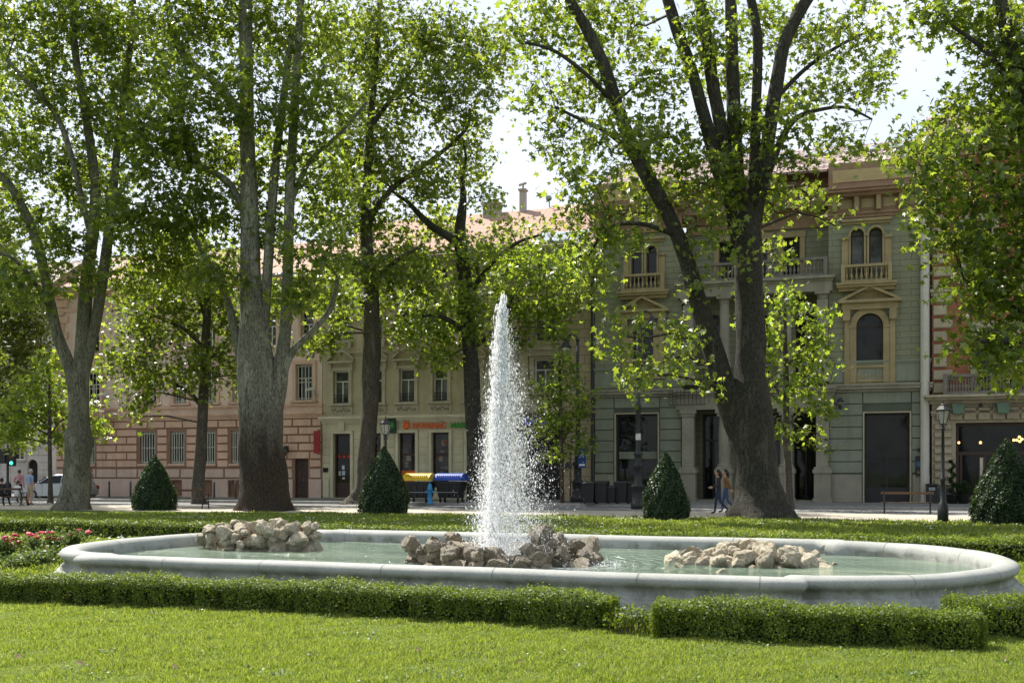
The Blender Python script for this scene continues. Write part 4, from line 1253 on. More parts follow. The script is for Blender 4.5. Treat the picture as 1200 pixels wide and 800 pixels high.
# lettering and signs of the shop
m_so = mat('sign_orange', (.75, .13, .02), .5, .08, 3); m_sg = mat('sign_green', (.03, .28, .03), .5, .08, 3)
zs = zz(501.5, 500)
text_mesh('STUDENAC', .40, .03, 'shop_lettering', m_so, b, (f.x(483.5), -.13, zs), .012)
mb = MB(); xa = f.x(518.2); mb.box(xa, xa+.1, -.16, -.1, zs+.32, zs+.38)
mb.build('accent_mark', m_so, b)
text_mesh('MARKET', .40, .03, 'shop_lettering', m_sg, b, (f.x(529), -.13, zs), .012)
mb = MB(); cx, cz = f.x(476.8), zs+.14
mb.sphere((cx, -.13, cz-.02), .21, 12, 8, (1, .3, .85))
for k in (-1, 0, 1): mb.prism([(cx+k*.1-.05, cz+.12), (cx+k*.1+.05, cz+.12), (cx+k*.16, cz+.32)], -.17, -.1)
mb.build('fruit_emblem', m_so, b)

sg = thing('hanging_sign', 'small dark green and orange shop sign projecting above the lantern', 'sign', FP(FS(459), FZ(459, 507), .0), -A_F)
MB().box(-.02, .02, -.15, 0, .35, .4).build('bracket', m_iron, sg)
MB().box(-.16, .36, -.24, -.15, -.02, .82).build('sign_board', mat('dark_green_sign', (.012, .05, .015), .5, .1, 3), sg)
MB().box(-.34, -.165, -.25, -.14, .1, .78).build('orange_edge', m_so, sg)
mb = MB(); mb.sphere((.1, -.25, .42), .15, 10, 7, (1, .2, 1.2)); mb.build('leaf_emblem', m_sg, sg)
fg = thing('banner_sign', 'narrow dark red vertical sign on the corner of the cream building', 'sign', FP(FS(377.5), FZ(378, 531), 0), -A_F)
MB().box(-.28, .12, -.5, -.43, 0, 1.28).build('sign_board', mat('dark_red_sign', (.30, .012, .02), .5, .15, 3), fg)
mb = MB(); mb.box(-.1, -.06, -.44, .02, 1.3, 1.34); mb.box(-.1, -.06, -.44, .02, -.05, -.01); mb.build('bracket', m_iron, fg)
pl = MB().box(-.15, .15, -.03, .02, -.1, .16).build('wall_plaque', m_dark); pl.location = FP(FS(382), FZ(382, 551), .05); pl.rotation_euler = (0, 0, -A_F)
tag(pl, 'small dark plaque on the cream wall left of the shop door', 'plaque')

# ------------------------------------------------------------------ tan building with the archway
b, s0 = building('archway_building', 'tan coursed building with a dark archway and blue lettering behind the jet', 606.3)
f = Fac(b, s0)
W = f.x(696); zl = f.z(486, 650); zt = 13.7
def zz(v, u=650): return f.z(v, u)
m_tanb = brick_mat('tan_block_courses', (.39, .315, .205), (.345, .285, .195), (.12, .09, .06), 1.5, .46, .02, .2)
body(b, m_tan, W, zt, 14)
arch = (f.x(611), f.x(660), .02, zz(504), 0, .0)
wall('ground_floor_wall', m_tanb, b, 0, W, 0, zl, [arch], 0, .9)
mb = MB(); mb.box(arch[0], arch[1], .88, .95, .02, arch[3])
for k in range(4): mb.box(arch[0]+.1+k*.5, arch[0]+.55+k*.5, .84, .88, .3, 2.6)
mb.build('archway_doors', mat('dusky_door', (.03, .027, .027), .7, .4, 2), b)
mb = MB(); cornice(mb, 0, W, zl-.1, [(.12, .12), (.14, .26)]); mb.box(arch[0]-.2, arch[1]+.12, -.14, .04, arch[3]+.02, zl-.14)
mb.build('fascia', mat('brown_fascia', (.16, .105, .09), .8, .25, 2), b)
text_mesh('CWAP', .46, .04, 'blue_lettering', mat('sign_blue', (.01, .03, .62), .4, .08, 3), b, (f.x(615.5), -.2, zz(496.5)), .03)
u1h = [(f.x(626), f.x(650), zz(459), zz(420), 0)]
u2h = [(f.x(626), f.x(651), zz(402), zz(352), 0)]
u3h = [(f.x(628), f.x(648), zz(331), zz(305), 0)]
wall('wall', m_tanb, b, 0, W, zl, zt, u1h+u2h+u3h)
for h in u1h+u2h+u3h: mb = MB(); surround(mb, *h[:4], w=.22, p=.1); mb.build('window_surround', m_tantrim, b)
mb = MB()
MB().box(f.x(612), f.x(660), -.07, .03, zl+.2, zz(466)).build('apron_panel', m_tantrim, b); MB().box(f.x(612)-.1, f.x(612)+.35, -.12, .03, zl+.3, zz(410)).build('pilaster', m_tantrim, b)
cornice(mb, 0, W, zt-.75, [(.2, .1), (.2, .28), (.15, .5), (.16, .62)])
mb.build('string_courses', m_tantrim, b)
for h in u1h+u2h+u3h: window(b, *h[:4], gm=m_glass2, trans=.68)
mb = MB(); bx0, bx1 = f.x(616), f.x(662)
mb.box(bx0, bx1, -1.0, .02, zz(405), zz(401)); mb.box(bx0+.1, bx1-.1, -.8, .02, zz(411), zz(405)-.003); mb.box(bx0+.25, bx1-.25, -.55, .02, zz(417), zz(411)-.003)
bal = mb.build('balcony', m_tantrim, b)
mb = MB(); z0_ = zz(401)+.003
for k in range(22): x = bx0+.06+(bx1-bx0-.12)*k/21; mb.tube([(x, -.94, z0_), (x, -.94, z0_+.95)], .012, 5)
mb.box(bx0+.04, bx1-.04, -.96, -.92, z0_+.95, z0_+1.0)
mb.build('iron_railing', m_iron, bal)
rf = roof(b, 0, W, zt+.02, 6.2, 3.7, m_rtile)
for k in range(3):
    mb = MB(); x = f.x(633)-.6+k*1.05; mb.box(x, x+.92, -.12, .0, .5, 2.0); sk = mb.build('skylight', m_zinc, rf)
    MB().box(x+.07, x+.85, -.128, -.121, .57, 1.93).build('pane', glass_mat('skylight_glass', (.35, .4, .44), .02, .1), sk)
mb = MB(); x = FSy(613, 6.1)-s0; mb.box(x-.17, x+.17, 5.9, 6.3, zt+3.2, zt+4.75); mb.box(x-.24, x+.24, 5.82, 6.38, zt+4.75, zt+4.85); mb.tube([(x, 6.1, zt+4.8), (x, 6.1, zt+5.1)], .06, 8); mb.tube([(x-.26, 6.1, zt+5.12), (x+.2, 6.1, zt+5.22)], .08, 8)
mb.build('chimney', m_grey, b)
mb = MB(); x = FSy(643, 5.9)-s0; mb.lathe([(.02, 0), (.14, .03), (.19, .08), (.19, .09)], 0, 0, 14); dsh = mb.build('satellite_dish', m_zinc, b); dsh.location = (x, 5.9, zt+4.1); dsh.rotation_euler = (R(75), 0, R(20))
MB().tube([(x, 6.1, zt+3.5), (x, 5.95, zt+4.1)], .03, 6).build('dish_mount', m_iron, b)
MB().box(0, W, -.78, -.6, zt-.02, zt+.12).build('gutter', m_zinc, b)
mb = MB(); mb.tube([(W-.06, -.14, .1), (W-.06, -.14, zt-.6)], .075, 8)
mb.build('downpipe', m_iron, b)

# ------------------------------------------------------------------ green palace
b, s0 = building('green_palace', 'sage green palace with yellow window trim, columned middle and orange cornice', 697)
f = Fac(b, s0)
W = f.x(1090)
def zl_at(): return 0
ZL = FZ(1030, 459); ZL2 = FZ(1030, 449.5)               # underside and top of the first string course
ZC = FZ(1000, 256)                                      # underside of the cornice
def zr(v): return f.z(v, 1019)
def zlf(v): return f.z(v, 752)
XL1, XR0 = f.x(799), f.x(971)                           # the recessed middle lies between these
rightw = (f.x(1013), f.x(1066), .12, zr(484), 0, .08); leftw = (f.x(722), f.x(771), .12, zlf(485), 0, .1)
a1 = [(f.x(742), f.x(766), zlf(440), zlf(378), True), (f.x(1003.5), f.x(1035), zr(448), zr(367), True)]
def two(u0, u1, va, vb, zf_):
    m_ = (f.x(u0)+f.x(u1))/2
    return [(f.x(u0), m_-.12, zf_(va), zf_(vb), True), (m_+.12, f.x(u1), zf_(va), zf_(vb), True)]
a2 = two(740, 770, 334, 289, zlf)+two(997, 1034, 323, 267, zr)
mb_sides = body(b, m_green, W, ZC+.5, 16, back=2.6)
for nm, xa, xb, hs1, hs2 in (('left_bay', 0, XL1, [leftw], [a1[0]]+a2[:2]), ('right_bay', XR0, W, [rightw], [a1[1]]+a2[2:])):
    wall('ground_floor_wall', m_greendk, b, xa, xb, 0, ZL, hs1)
    wall('brick_wall', m_gbrick, b, xa, xb, ZL, ZC+.02, hs2)
    courses('coursed_render', m_green, b, xa+.01, xb-.01, 1.55, 7, (ZL-1.55)/7, hs1, .05, .03, .012)
    for h in hs1: MB().cbox(xa, h[0]-.1, -.12, .03, .1, 1.5, .03).build('stone_plinth', m_gstone, b); MB().cbox(h[1]+.1, xb, -.12, .03, .1, 1.5, .03).build('stone_plinth', m_gstone, b)
    mb = MB(); mb.box(xa, xb, -.05, .03, ZL2+.1, ZL2+.95); cornice(mb, xa, xb, ZL2+.95, [(.1, .08), (.1, .13)])
    mb.build('green_band', m_green, b)
    mb = MB(); cornice(mb, xa, xb, ZL-.0, [(.14, .12), (.16, .28), (.1, .34)])
    mb.build('string_course', m_gstone, b)
    mb = MB()
    for h in hs1: surround(mb, *h[:4], w=.075, p=.09, sill=False)
    mb.build('shopfront_frame', m_rstone, b)
for h in (leftw, rightw):
    w_ = window(b, *h[:4], y=.25, fm=m_black, gm=m_glass, mull=1, trans=.52, fw=.1, name='shop_window')
    mb = MB(); mb.box(h[0]+.02, h[1]-.02, .2, .27, h[2]+.02, h[2]+.75); mb.build('lower_panel', m_black, w_)
mb = MB(); mb.box(leftw[0]+.12, leftw[1]-.1, .2, .26, leftw[2]+(leftw[3]-leftw[2])*.5-.08, leftw[2]+(leftw[3]-leftw[2])*.5+.3); mb.build('transom_panel', m_green, b)
for h in a1:
    mb = MB(); surround(mb, *h[:4], w=.3, p=.12, arch=True, sill=False)
    mb.box(h[0]-.55, h[0]-.31, -.15, .03, h[2]-.1, h[3]+.15); mb.box(h[1]+.31, h[1]+.55, -.15, .03, h[2]-.1, h[3]+.15)
    mb.box(h[0]-.62, h[0]-.28, -.3, .03, h[3]-.35, h[3]+.17); mb.box(h[1]+.28, h[1]+.62, -.3, .03, h[3]-.35, h[3]+.17)
    mb.box(h[0]-.68, h[1]+.68, -.25, .03, h[3]+.18, h[3]+.5)
    pediment(mb, h[0]-.85, h[1]+.85, h[3]+.503, .85, .42)
    mb.box(h[0]-.6, h[1]+.6, -.18, .03, h[2]-.2, h[2]-.02)
    mb.build('yellow_window_trim', m_ytrim, b)
for p, q in ((a2[0], a2[1]), (a2[2], a2[3])):
    mb = MB()
    surround(mb, *p[:4], w=.1, p=.1, arch=True, sill=False); surround(mb, *q[:4], w=.1, p=.13, arch=True, sill=False)
    mb.box(p[0]-.42, p[0]-.12, -.12, .03, p[2]-.3, p[3]-.55); mb.box(q[1]+.12, q[1]+.42, -.12, .03, p[2]-.3, p[3]-.55)
    mb.box(p[0]-.46, p[0]-.1, -.2, .03, p[3]-.54, p[3]-.4); mb.box(q[1]+.1, q[1]+.46, -.2, .03, p[3]-.54, p[3]-.4)
    cornice(mb, p[0]-.35, q[1]+.35, p[3]+.2, [(.12, .1), (.14, .22)])
    cornice(mb, p[0]-.45, q[1]+.45, p[2]-.75, [(.16, .3), (.12, .5), (.1, .58)])
    mb.build('yellow_window_trim', m_ytrim, b)
for h in a1:
    window(b, *h[:4], y=.24, fm=m_brownf, arch=True, mull=1)
    balustrade(b, h[0]+.02, h[1]-.02, h[2]+.02, .82, m_ytrim, -.02, 7, False, depth=.14)
for k, h in enumerate(a2): window(b, *h[:4], y=.24, fm=m_brownf, gm=m_glass2 if k > 1 else m_glass, arch=True, mull=0)
for p, q in ((a2[0], a2[1]), (a2[2], a2[3])): balustrade(b, p[0]-.3, q[1]+.3, p[2]-.37, .88, m_ytrim, -.38, 9, True)
# middle: columns below, loggia above, all set back behind the bays
YM = 1.5
zm = f.z(479, 885)
mids = [(818, 843), (858, 914), (928, 956)]
hm0 = [(f.x(a), f.x(c), .12, zm-.15, 0) for a, c in mids]
z1a, z1b = f.z(447, 885), f.z(362, 885)
hm1 = [(f.x(a), f.x(c), z1a, z1b, True) for a, c in ((822, 842), (872, 900), (930, 952))]
z2a, z2b = f.z(327, 885), f.z(274, 885)
hm2 = [(f.x(a), f.x(c), z2a, z2b, 0) for a, c in ((838, 858), (876, 896), (915, 935))]
wall('middle_wall', m_gbrick, b, XL1, XR0, 0, ZC, hm0+hm1+hm2, YM, .4)
mb = MB()
for x in (XL1, XR0):
    mb.add([(x, 0, 0), (x, YM, 0), (x, YM, ZC), (x, 0, ZC)], [(0, 1, 2, 3)])
mb.build('return_walls', m_gbrick, b)
for h in hm0: window(b, *h[:4], y=YM+.25, fm=m_black, mull=1, trans=.7, fw=.1, name='glass_door')
for h in hm1: window(b, *h[:4], y=YM+.25, fm=m_brownf, arch=True)
for h in hm2: window(b, *h[:4], y=YM+.25, fm=m_brownf)
for h in hm2:
    mb = MB(); mb.box(h[0]-.25, h[0]-.002, YM-.1, YM+.03, h[2], h[3]); mb.box(h[1]+.002, h[1]+.25, YM-.1, YM+.03, h[2], h[3]); mb.box(h[0]-.3, h[1]+.3, YM-.12, YM+.03, h[3]+.002, h[3]+.3)
    mb.build('yellow_window_trim', m_ytrim, b)
COLU = (807, 849, 921.5, 964)
for i, u in enumerate(COLU):
    x = f.x(u); end = i in (0, 3); hw_ = .30
    mb = MB()
    mb.box(x-.46, x+.46, -.42, .42, .1, .3); mb.box(x-.40, x+.40, -.36, .36, .303, 1.55); mb.box(x-.46, x+.46, -.42, .42, 1.553, 1.75); mb.box(x-.40, x+.40, -.37, .37, 1.753, 1.86)
    if end: mb.box(x-hw_, x+hw_, -.28, .3, 1.863, zm-.35)
    else: mb.lathe([(.36, 0), (.36, .1), (.30, .16), (.30, 1.6), (.265, zm-.35-1.863)], x, 0, 16, 1.863)
    mb.box(x-.34, x+.34, -.34, .34, zm-.348, zm-.2); mb.box(x-.42, x+.42, -.4, .42, zm-.197, zm)
    mb.build('pilaster' if end else 'column', m_gstone, b)
mb = MB(); mb.box(XL1-.25, XR0+.25, -.3, YM+.05, zm+.003, ZL-.1); cornice(mb, XL1-.15, XR0+.15, ZL-.097, [(.14, .36), (.14, .52), (.1, .6)], YM)
mb.build('entablature', m_gstone, b)
MB().box(XL1-.1, XR0+.1, -.1, YM+.1, .02, .2).build('door_step', m_gstone, b)
m_soot = mat('sooty_stone', (.17, .155, .13), .9, .35, 1.5, .3)
balustrade(b, XL1+.35, XR0-.35, ZL2+.16, .95, m_soot, -.2, 34, True)
zu = f.z(346, 885)
for i, u in enumerate(COLU):
    x = f.x(u); mb = MB()
    mb.box(x-.36, x+.36, -.36, .36, ZL2+.16, ZL2+1.25); mb.box(x-.30, x+.30, -.3, .3, ZL2+1.253, ZL2+1.45)
    if i in (0, 3): mb.box(x-.26, x+.26, -.26, .26, ZL2+1.453, zu-.4)
    else: mb.lathe([(.30, 0), (.30, .08), (.26, .14), (.225, zu-.4-ZL2-1.453)], x, 0, 16, ZL2+1.453)
    mb.lathe([(.23, 0), (.27, .1), (.25, .16), (.33, .26)], x, 0, 12, zu-.397); mb.box(x-.36, x+.36, -.36, .36, zu-.13, zu)
    mb.build('pilaster' if i in (0, 3) else 'column', m_gstone, b)
mb = MB(); mb.box(XL1-.2, XR0+.2, -.3, YM+.02, zu+.003, zu+.5); cornice(mb, XL1-.1, XR0+.1, zu+.503, [(.12, .36), (.14, .52)], YM)
mb.build('loggia_beam', m_gstone, b)
balustrade(b, XL1+.2, XR0-.2, zu+.77, .92, m_soot, -.2, 36, True)
mb = MB(); x = f.x(818); mb.box(x-1.4, x+.5, -.62, -.58, ZL-.5, ZL-.46)
for k in range(10): mb.box(x-1.4+k*.2, x-1.38+k*.2, -.62, -.58, ZL-.46, ZL+.3)
mb.build('sign_rail', m_iron, b)
# cornice, attic and roof
mb = MB()
for xa, xb, y0 in ((0, XL1, .05), (XR0, W, .05)):
    cornice(mb, xa, xb, ZC, [(.16, .12), (.12, .2)], y0)
    mb.box(xa, xb, -.1, y0, ZC+.283, ZC+1.0)
    cornice(mb, xa, xb, ZC+1.003, [(.14, .5), (.14, .8), (.1, .9)], y0)
    mb.box(xa, xb, -.2, y0+.4, ZC+1.386, ZC+2.7)
mb.box(XL1, XR0, YM-.12, YM+.05, ZC, ZC+.9); mb.box(XL1-.4, XR0+.4, YM-.85, YM+.05, ZC+.903, ZC+1.25); mb.box(XL1, XR0, YM-.25, YM+.4, ZC+1.253, ZC+2.4)
mb.build('cornice', m_orange, b)
for xa, xb in ((.3, XL1-.3), (XR0+.3, W-.3)):
    mb = MB(); k = int((xb-xa)/.85)
    for i in range(k+1):
        x = xa+(xb-xa)*i/k
        mb.prism([(x-.1, ZC+.3), (x+.1, ZC+.3), (x+.1, ZC+.99), (x-.1, ZC+.99)], -.42, -.1)
        if i < k: mb.box(x+.22, x+(xb-xa)/k-.22, -.14, -.1, ZC+.45, ZC+.9)
    mb.build('cornice_brackets', m_ytrim, b)
for xa, xb, y0 in ((.2, XL1-.2, -.206), (XR0+.2, W-.2, -.206)): MB().box(xa, xb, y0-.03, y0, ZC+1.75, ZC+2.35).build('attic_panel', mat('dull_yellow', (.42, .33, .17), .85, .2, 1), b)
rf = roof(b, -.1, W, ZC+2.62, 5.5, 2.6, m_rtile2, y0=.15, over=.2)
for k in range(4):
    mb = MB(); x = f.x(890)+k*2.1; mb.box(x, x+1.6, -.12, 0, 3.6, 4.7); sk = mb.build('skylight', m_zinc, rf)
    MB().box(x+.08, x+1.52, -.128, -.121, 3.68, 4.62).build('pane', MATS['skylight_glass'], sk)
mb = MB(); mb.tube([(W-.25, -.2, .1), (W-.25, -.2, ZC)], .2, 10); mb.build('downpipe', mat('pale_pipe', (.48, .46, .4), .7, .12, 1), b)

# ------------------------------------------------------------------ brick building with the restaurant
b, s0 = building('brick_building', 'red brick building with cream quoins above a dark glazed restaurant front', 1092)
f = Fac(b, s0)
W = 19.0
def zz(v, u=1130): return f.z(v, u)
zl = zz(468); zt = 17.5
body(b, m_rbrick, W, zt, 16)
front = (f.x(1120), f.x(1120)+9.4, .12, zz(495), 0)
wall('ground_floor_wall', m_rstone, b, 0, W, 0, zl, [front], 0, .5)
mb = MB(); blocks(mb, .05, front[0]-.12, .9, 8, (zz(495)-.9)/8, None, [], .13, .07, .05)
x = front[0]-.9; k = 0
while x < front[1]+.5:                                    # fan of lintel blocks
    mb.cbox(x, x+.58, -.14, .03, front[3]+.1, front[3]+.75, .04); x += .62
blocks(mb, front[1]+.15, W-.05, .9, 8, (zz(495)-.9)/8, None, [], .13, .07, .05)
mb.build('rusticated_blocks', m_rstone, b)
mb = MB(); mb.box(.02, front[0]-.1, -.16, .03, .1, .88); mb.build('plinth', mat('dark_plinth', (.12, .12, .115), .8, .2, 2), b)
mb = MB(); cornice(mb, 0, W, zl-.75, [(.1, .08), (.12, .14)]); cornice(mb, 0, W, zl-.2, [(.16, .3), (.12, .7), (.12, .95)])
mb.build('balcony_cornice', m_rstone, b)
for i in range(5):
    x = f.x(1122)+i*1.95
    mb = MB(); mb.prism([(x-.22, zl-.7), (x+.22, zl-.7), (x+.28, zl-.22), (x-.28, zl-.22)], -.6, .0); mb.build('green_console', mat('verdigris', (.11, .17, .125), .8, .2, 3), b)
    mb = MB(); mb.lathe([(.1, 0), (.1, .1), (.04, .2)], x+.98, -.55, 8, zl-.42); mb.build('spotlight', m_black, b)
ww = window(b, *front[:4], y=.42, fm=m_brownf, gm=m_glass, mull=4, trans=.62, fw=.16, name='restaurant_front')
mb = MB()
for k in range(4):
    x = front[0]+.2+k*2.35
    for q in (0, 1.05): MB().box(x+q, x+q+.12, .4, .44, .14, front[2]+(front[3]-front[2])*.6).build('door_stile', m_brownf, ww)
MB().box(front[0]+1.1, front[0]+1.32, .43, .445, 1.25, 2.3).build('menu_card', mat('menu_paper', (.5, .46, .36), .7, .2, 3), ww)
m_bulb = emit_mat('warm_bulb', (1, .5, .12), 3.0)
for (u, v) in ((1124.2, 517.5), (1150, 517.6), (1189.5, 515), (1193, 515), (1196, 511.5), (1196.5, 516.5), (1199, 514), (1206, 516), (1213, 513)):
    o = MB().sphere((f.x(u), .455, zz(v+.6)), .06, 8, 6).build('lamp_bulb', m_bulb, ww)
balustrade(b, f.x(1108), f.x(1160), zl+.21, .95, mat('sooty_stone', (.17, .155, .13), .9, .35, 1.5, .3), -.65, 15, True)
balustrade(b, f.x(1165), f.x(1225), zl+.21, .95, MATS['sooty_stone'], -.65, 17, True)
h1 = [(f.x(1145), f.x(1187), zl+.4, zz(385), 0), (f.x(1215), f.x(1250), zl+.4, zz(385), 0)]
h2 = [(f.x(1132), f.x(1162), zz(330), zz(260), 0), (f.x(1200), f.x(1230), zz(330), zz(260), 0)]
wall('brick_wall', m_rbrick, b, 0, W, zl, zt, h1+h2)
for h in h1+h2: mb = MB(); surround(mb, *h[:4], w=.3, p=.12); mb.build('window_surround', m_rstone, b)
mb = MB()
for k in range(18): mb.cbox(.02, .95 if k % 2 else .7, -.14, .05, zl+.3+k*.62, zl+.84+k*.62, .06)
cornice(mb, 0, W, zt-.8, [(.2, .15), (.25, .5), (.3, .8)])
cornice(mb, 0, W, zz(345), [(.15, .1), (.15, .2)])
mb.build('stone_quoins_and_trim', m_rstone, b)
for h in h1+h2: window(b, *h[:4], fm=m_brownf, mull=1)
roof(b, 0, W, zt, 6, 3, m_rtile2)

# ------------------------------------------------------------------ grey building across the side street
gb = thing('grey_building', 'grey rendered building across the side street with an arched doorway', 'building', P(-70, 576, 92).xy.to_3d(), -R(12))
def gx(u): return (u+70)/FOC*92*1.02
W = gx(70); zt = 17
body(gb, m_grey, W, zt, 12)
def gz(v): return EYE-(v-HZ)/FOC*90
hs = [(gx(a), gx(c), gz(538), gz(515), 0) for a, c in ((-30, -18), (-4, 8), (24, 39))]
hd = [(gx(43), gx(56), 0.05, gz(538), .5)]
hu = [(gx(a), gx(c), gz(v), gz(v-34), 0) for v in (480, 420) for a, c in ((-30, -18), (-4, 8), (24, 39), (50, 62))]
wall('wall', m_grey, gb, 0, W, 0, zt, hs+hd+hu)
courses('coursed_render', m_grey, gb, .02, W-.02, .6, 9, .6, [h+(.15,) for h in hs]+[h[:4]+(0, .15) for h in hd], .05, .04, .015)
for h in hs+hu: mb = MB(); surround(mb, *h[:4], w=.2, p=.09); mb.build('window_surround', m_grey, gb)
mb = MB()
cornice(mb, 0, W, gz(500), [(.2, .1), (.2, .2)]); cornice(mb, 0, W, zt-.6, [(.2, .2), (.3, .5)])
mb.build('string_courses', m_grey, gb)
for h in hs+hu: window(gb, *h[:4])
MB().box(hd[0][0], hd[0][1], .25, .3, .05, hd[0][3]).build('door', m_dark, gb)
roof(gb, 0, W, zt, 5, 3, m_rtile2)
# ================================================================== trees
LG = [(.026, .047, .009), (.046, .076, .013), (.070, .104, .018), (.105, .138, .032)]
LT = [(.17, .265, .018), (.29, .40, .028), (.42, .53, .042), (.54, .61, .07)]
m_leaf = leaf_mat('plane_leaves', LG, LT, .5, .38, .5)
m_leafy = leaf_mat('young_leaves', [tuple(c*1.35 for c in q) for q in LG], [tuple(min(.8, c*1.3) for c in q) for q in LT], .5, .38, .5)
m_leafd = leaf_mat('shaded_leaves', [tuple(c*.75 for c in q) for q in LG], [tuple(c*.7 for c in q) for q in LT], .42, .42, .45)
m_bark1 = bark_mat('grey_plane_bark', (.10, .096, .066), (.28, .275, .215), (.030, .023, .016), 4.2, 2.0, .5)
m_bark0 = bark_mat('green_plane_bark', (.095, .092, .062), (.20, .19, .14), (.05, .045, .03), 0, 2.0, .5)
m_bark7 = bark_mat('dark_plane_bark', (.032, .029, .022), (.085, .08, .064), (.03, .028, .02), 0, 2.6, .1, .9)
m_bark4 = bark_mat('shaggy_bark', (.062, .052, .038), (.14, .125, .10), (.04, .035, .03), 0, 3.2, .4)
m_twig = mat('twig_brown', (.055, .045, .032), .9, .3, 5)

def catmull(pts, rad, sub=6):
    out = []; rr = []
    n = len(pts)
    for i in range(n-1):
        p0, p1, p2, p3 = pts[max(i-1, 0)], pts[i], pts[i+1], pts[min(i+2, n-1)]
        for k in range(sub):
            t = k/sub
            out.append(.5*((2*p1)+(-p0+p2)*t+(2*p0-5*p1+4*p2-p3)*t*t+(-p0+3*p1-3*p2+p3)*t**3))
            rr.append(rad[i]*(1-t)+rad[i+1]*t)
    out.append(pts[-1]); rr.append(rad[-1])
    return out, rr
def thin_tubes(segs, name, m, parent):
    """segs: (a, mid, b, r0, r1) three-sided twigs"""
    if not segs: return None
    A = np.array([[s[0], s[1], s[2]] for s in segs], float)
    r = np.array([[s[3], (s[3]+s[4])/2, s[4]] for s in segs])
    d = A[:, 2]-A[:, 0]; d /= np.linalg.norm(d, axis=1)[:, None]+1e-9
    h = np.cross(d, np.array([.3, .2, .93])); h /= np.linalg.norm(h, axis=1)[:, None]+1e-9
    k = np.cross(d, h)
    V = []
    for j in range(3):
        for q in range(3):
            a = q*2.0944
            V.append(A[:, j]+(h*math.cos(a)+k*math.sin(a))*r[:, j:j+1])
    V = np.stack(V, 1).reshape(-1, 3)
    F = []
    for j in range(2):
        for q in range(3): F.append([j*3+q, j*3+(q+1) % 3, j*3+3+(q+1) % 3, j*3+3+q])
    F = (np.array(F)[None]+9*np.arange(len(segs))[:, None, None]).reshape(-1, 4)
    return link_mesh(name, np_mesh(name, V, F), m, parent, True)
COVER = 1.75
def tree(name, label, base, trunk, limbs, clumps, bark, leafm, size=.19, cover=2.0, depth=3.0, rough=.07, cluster=12, spread=.34, group=None, seed=1, cat='tree', slim=.93):
    """trunk, limbs: lists of (u, v, half width px[, depth shift m]); clumps: (u, v, ru, rv[, depth shift, weight])"""
    rng = np.random.default_rng(seed); rd = random.Random(seed)
    b = Vector(base); Y0 = b.y
    t = thing(name, label, cat, b, 0, group)
    samples = []
    def line(pts):
        pp = [P(q[0], q[1], Y0+(q[3] if len(q) > 3 else 0))-b for q in pts]
        rr = [q[2]/FOC*Y0*(slim if pts is trunk else slim*.9) for q in pts]
        return catmull(pp, rr)
    pp, rr = line(trunk)
    pp[0].z = min(pp[0].z, -.08)
    mb = MB(); mb.tube(pp, rr, 22, True, rough, seed)
    tm = mb.mesh('trunk')
    # flare into roots at the foot
    lo = max(rr[0], .05)
    for v in tm.vertices:
        if v.co.z < lo*1.1:
            a = math.atan2(v.co.y-pp[0].y, v.co.x-pp[0].x); q = max(0, 1-max(v.co.z, 0)/(lo*1.1))
            s = 1+q*q*.16*(math.sin(a*5+seed)+.6*math.sin(a*3+seed*2))
            v.co.x = pp[0].x+(v.co.x-pp[0].x)*s; v.co.y = pp[0].y+(v.co.y-pp[0].y)*s
    link_mesh('trunk', tm, bark, t, True)
    samples += list(zip(pp[len(pp)//2:], rr[len(pp)//2:]))
    for i, L in enumerate(limbs):
        dz = 0
        pp, rr = line(L)
        mb = MB(); mb.tube(pp, rr, 14 if rr[0] > .12 else 8, True, rough*.9, seed*7+i)
        mb.build('limb', bark, t, True)
        samples += list(zip(pp[2:], rr[2:]))
    SP = np.array([p[:] for p, r in samples]); SR = np.array([r for p, r in samples])
    segs = []; LC = []
    for cl in clumps:
        u, v, ru, rv = cl[:4]; dd = cl[4] if len(cl) > 4 else rd.uniform(-depth*.6, depth*.6); wt = cl[5] if len(cl) > 5 else 1
        Y = Y0+dd; c = np.array((P(u, v, Y)-b)[:]); ex = np.array([ru/FOC*Y, 1, rv/FOC*Y]); ex[1] = max(ex[0], ex[2])*1.0
        pxm = FOC/Y
        n = int(math.pi*ru*rv*cover*COVER*wt/((size*pxm)**2*.42))
        ncl = max(3, int(n/cluster))
        # a branch from the nearest wood to the middle of the clump
        dist = np.linalg.norm((SP-c)*np.array([1, .8, 1]), axis=1)+np.maximum(SP[:, 2]-c[2], 0)*1.2
        i = int(np.argmin(dist)); a = SP[i]
        m1 = a*.45+c*.55+np.array([0, 0, .12*np.linalg.norm(c-a)])+rng.normal(0, .15, 3)
        r0 = min(SR[i]*.5, .035+.012*np.linalg.norm(c-a))
        segs.append((a, a*.75+m1*.25, m1, r0, r0*.75)); segs.append((m1, (m1+c)/2+rng.normal(0, .08, 3), c, r0*.75, r0*.4))
        d = rng.normal(size=(ncl, 3)); d /= np.linalg.norm(d, axis=1)[:, None]
        q = c+d*ex*(rng.random(ncl)**.42)[:, None]
        q += rng.normal(0, .12, q.shape)*ex
        q = q[np.argsort(np.linalg.norm(q-m1, axis=1))]
        nodes = [m1, (m1+c)/2, c]
        for k in range(ncl):                               # every twig leaves the nearest wood that is already there
            A_ = np.array(nodes); dl = np.linalg.norm(A_-q[k], axis=1)
            j = int(np.argmin(dl)); st = A_[j]; L = dl[j]
            if L > .05: segs.append((st, (st+q[k])/2+np.array([0, 0, .12*L])+rng.normal(0, .08*L, 3), q[k], .015, .006))
            nodes.append(q[k])
        cnt = rng.integers(int(cluster*.5), int(cluster*1.5)+1, ncl)
        o = np.repeat(q, cnt, axis=0)
        LC.append(o+rng.normal(0, spread, o.shape)*np.array([1, 1, .75]))
    thin_tubes(segs, 'twigs', m_twig, t)
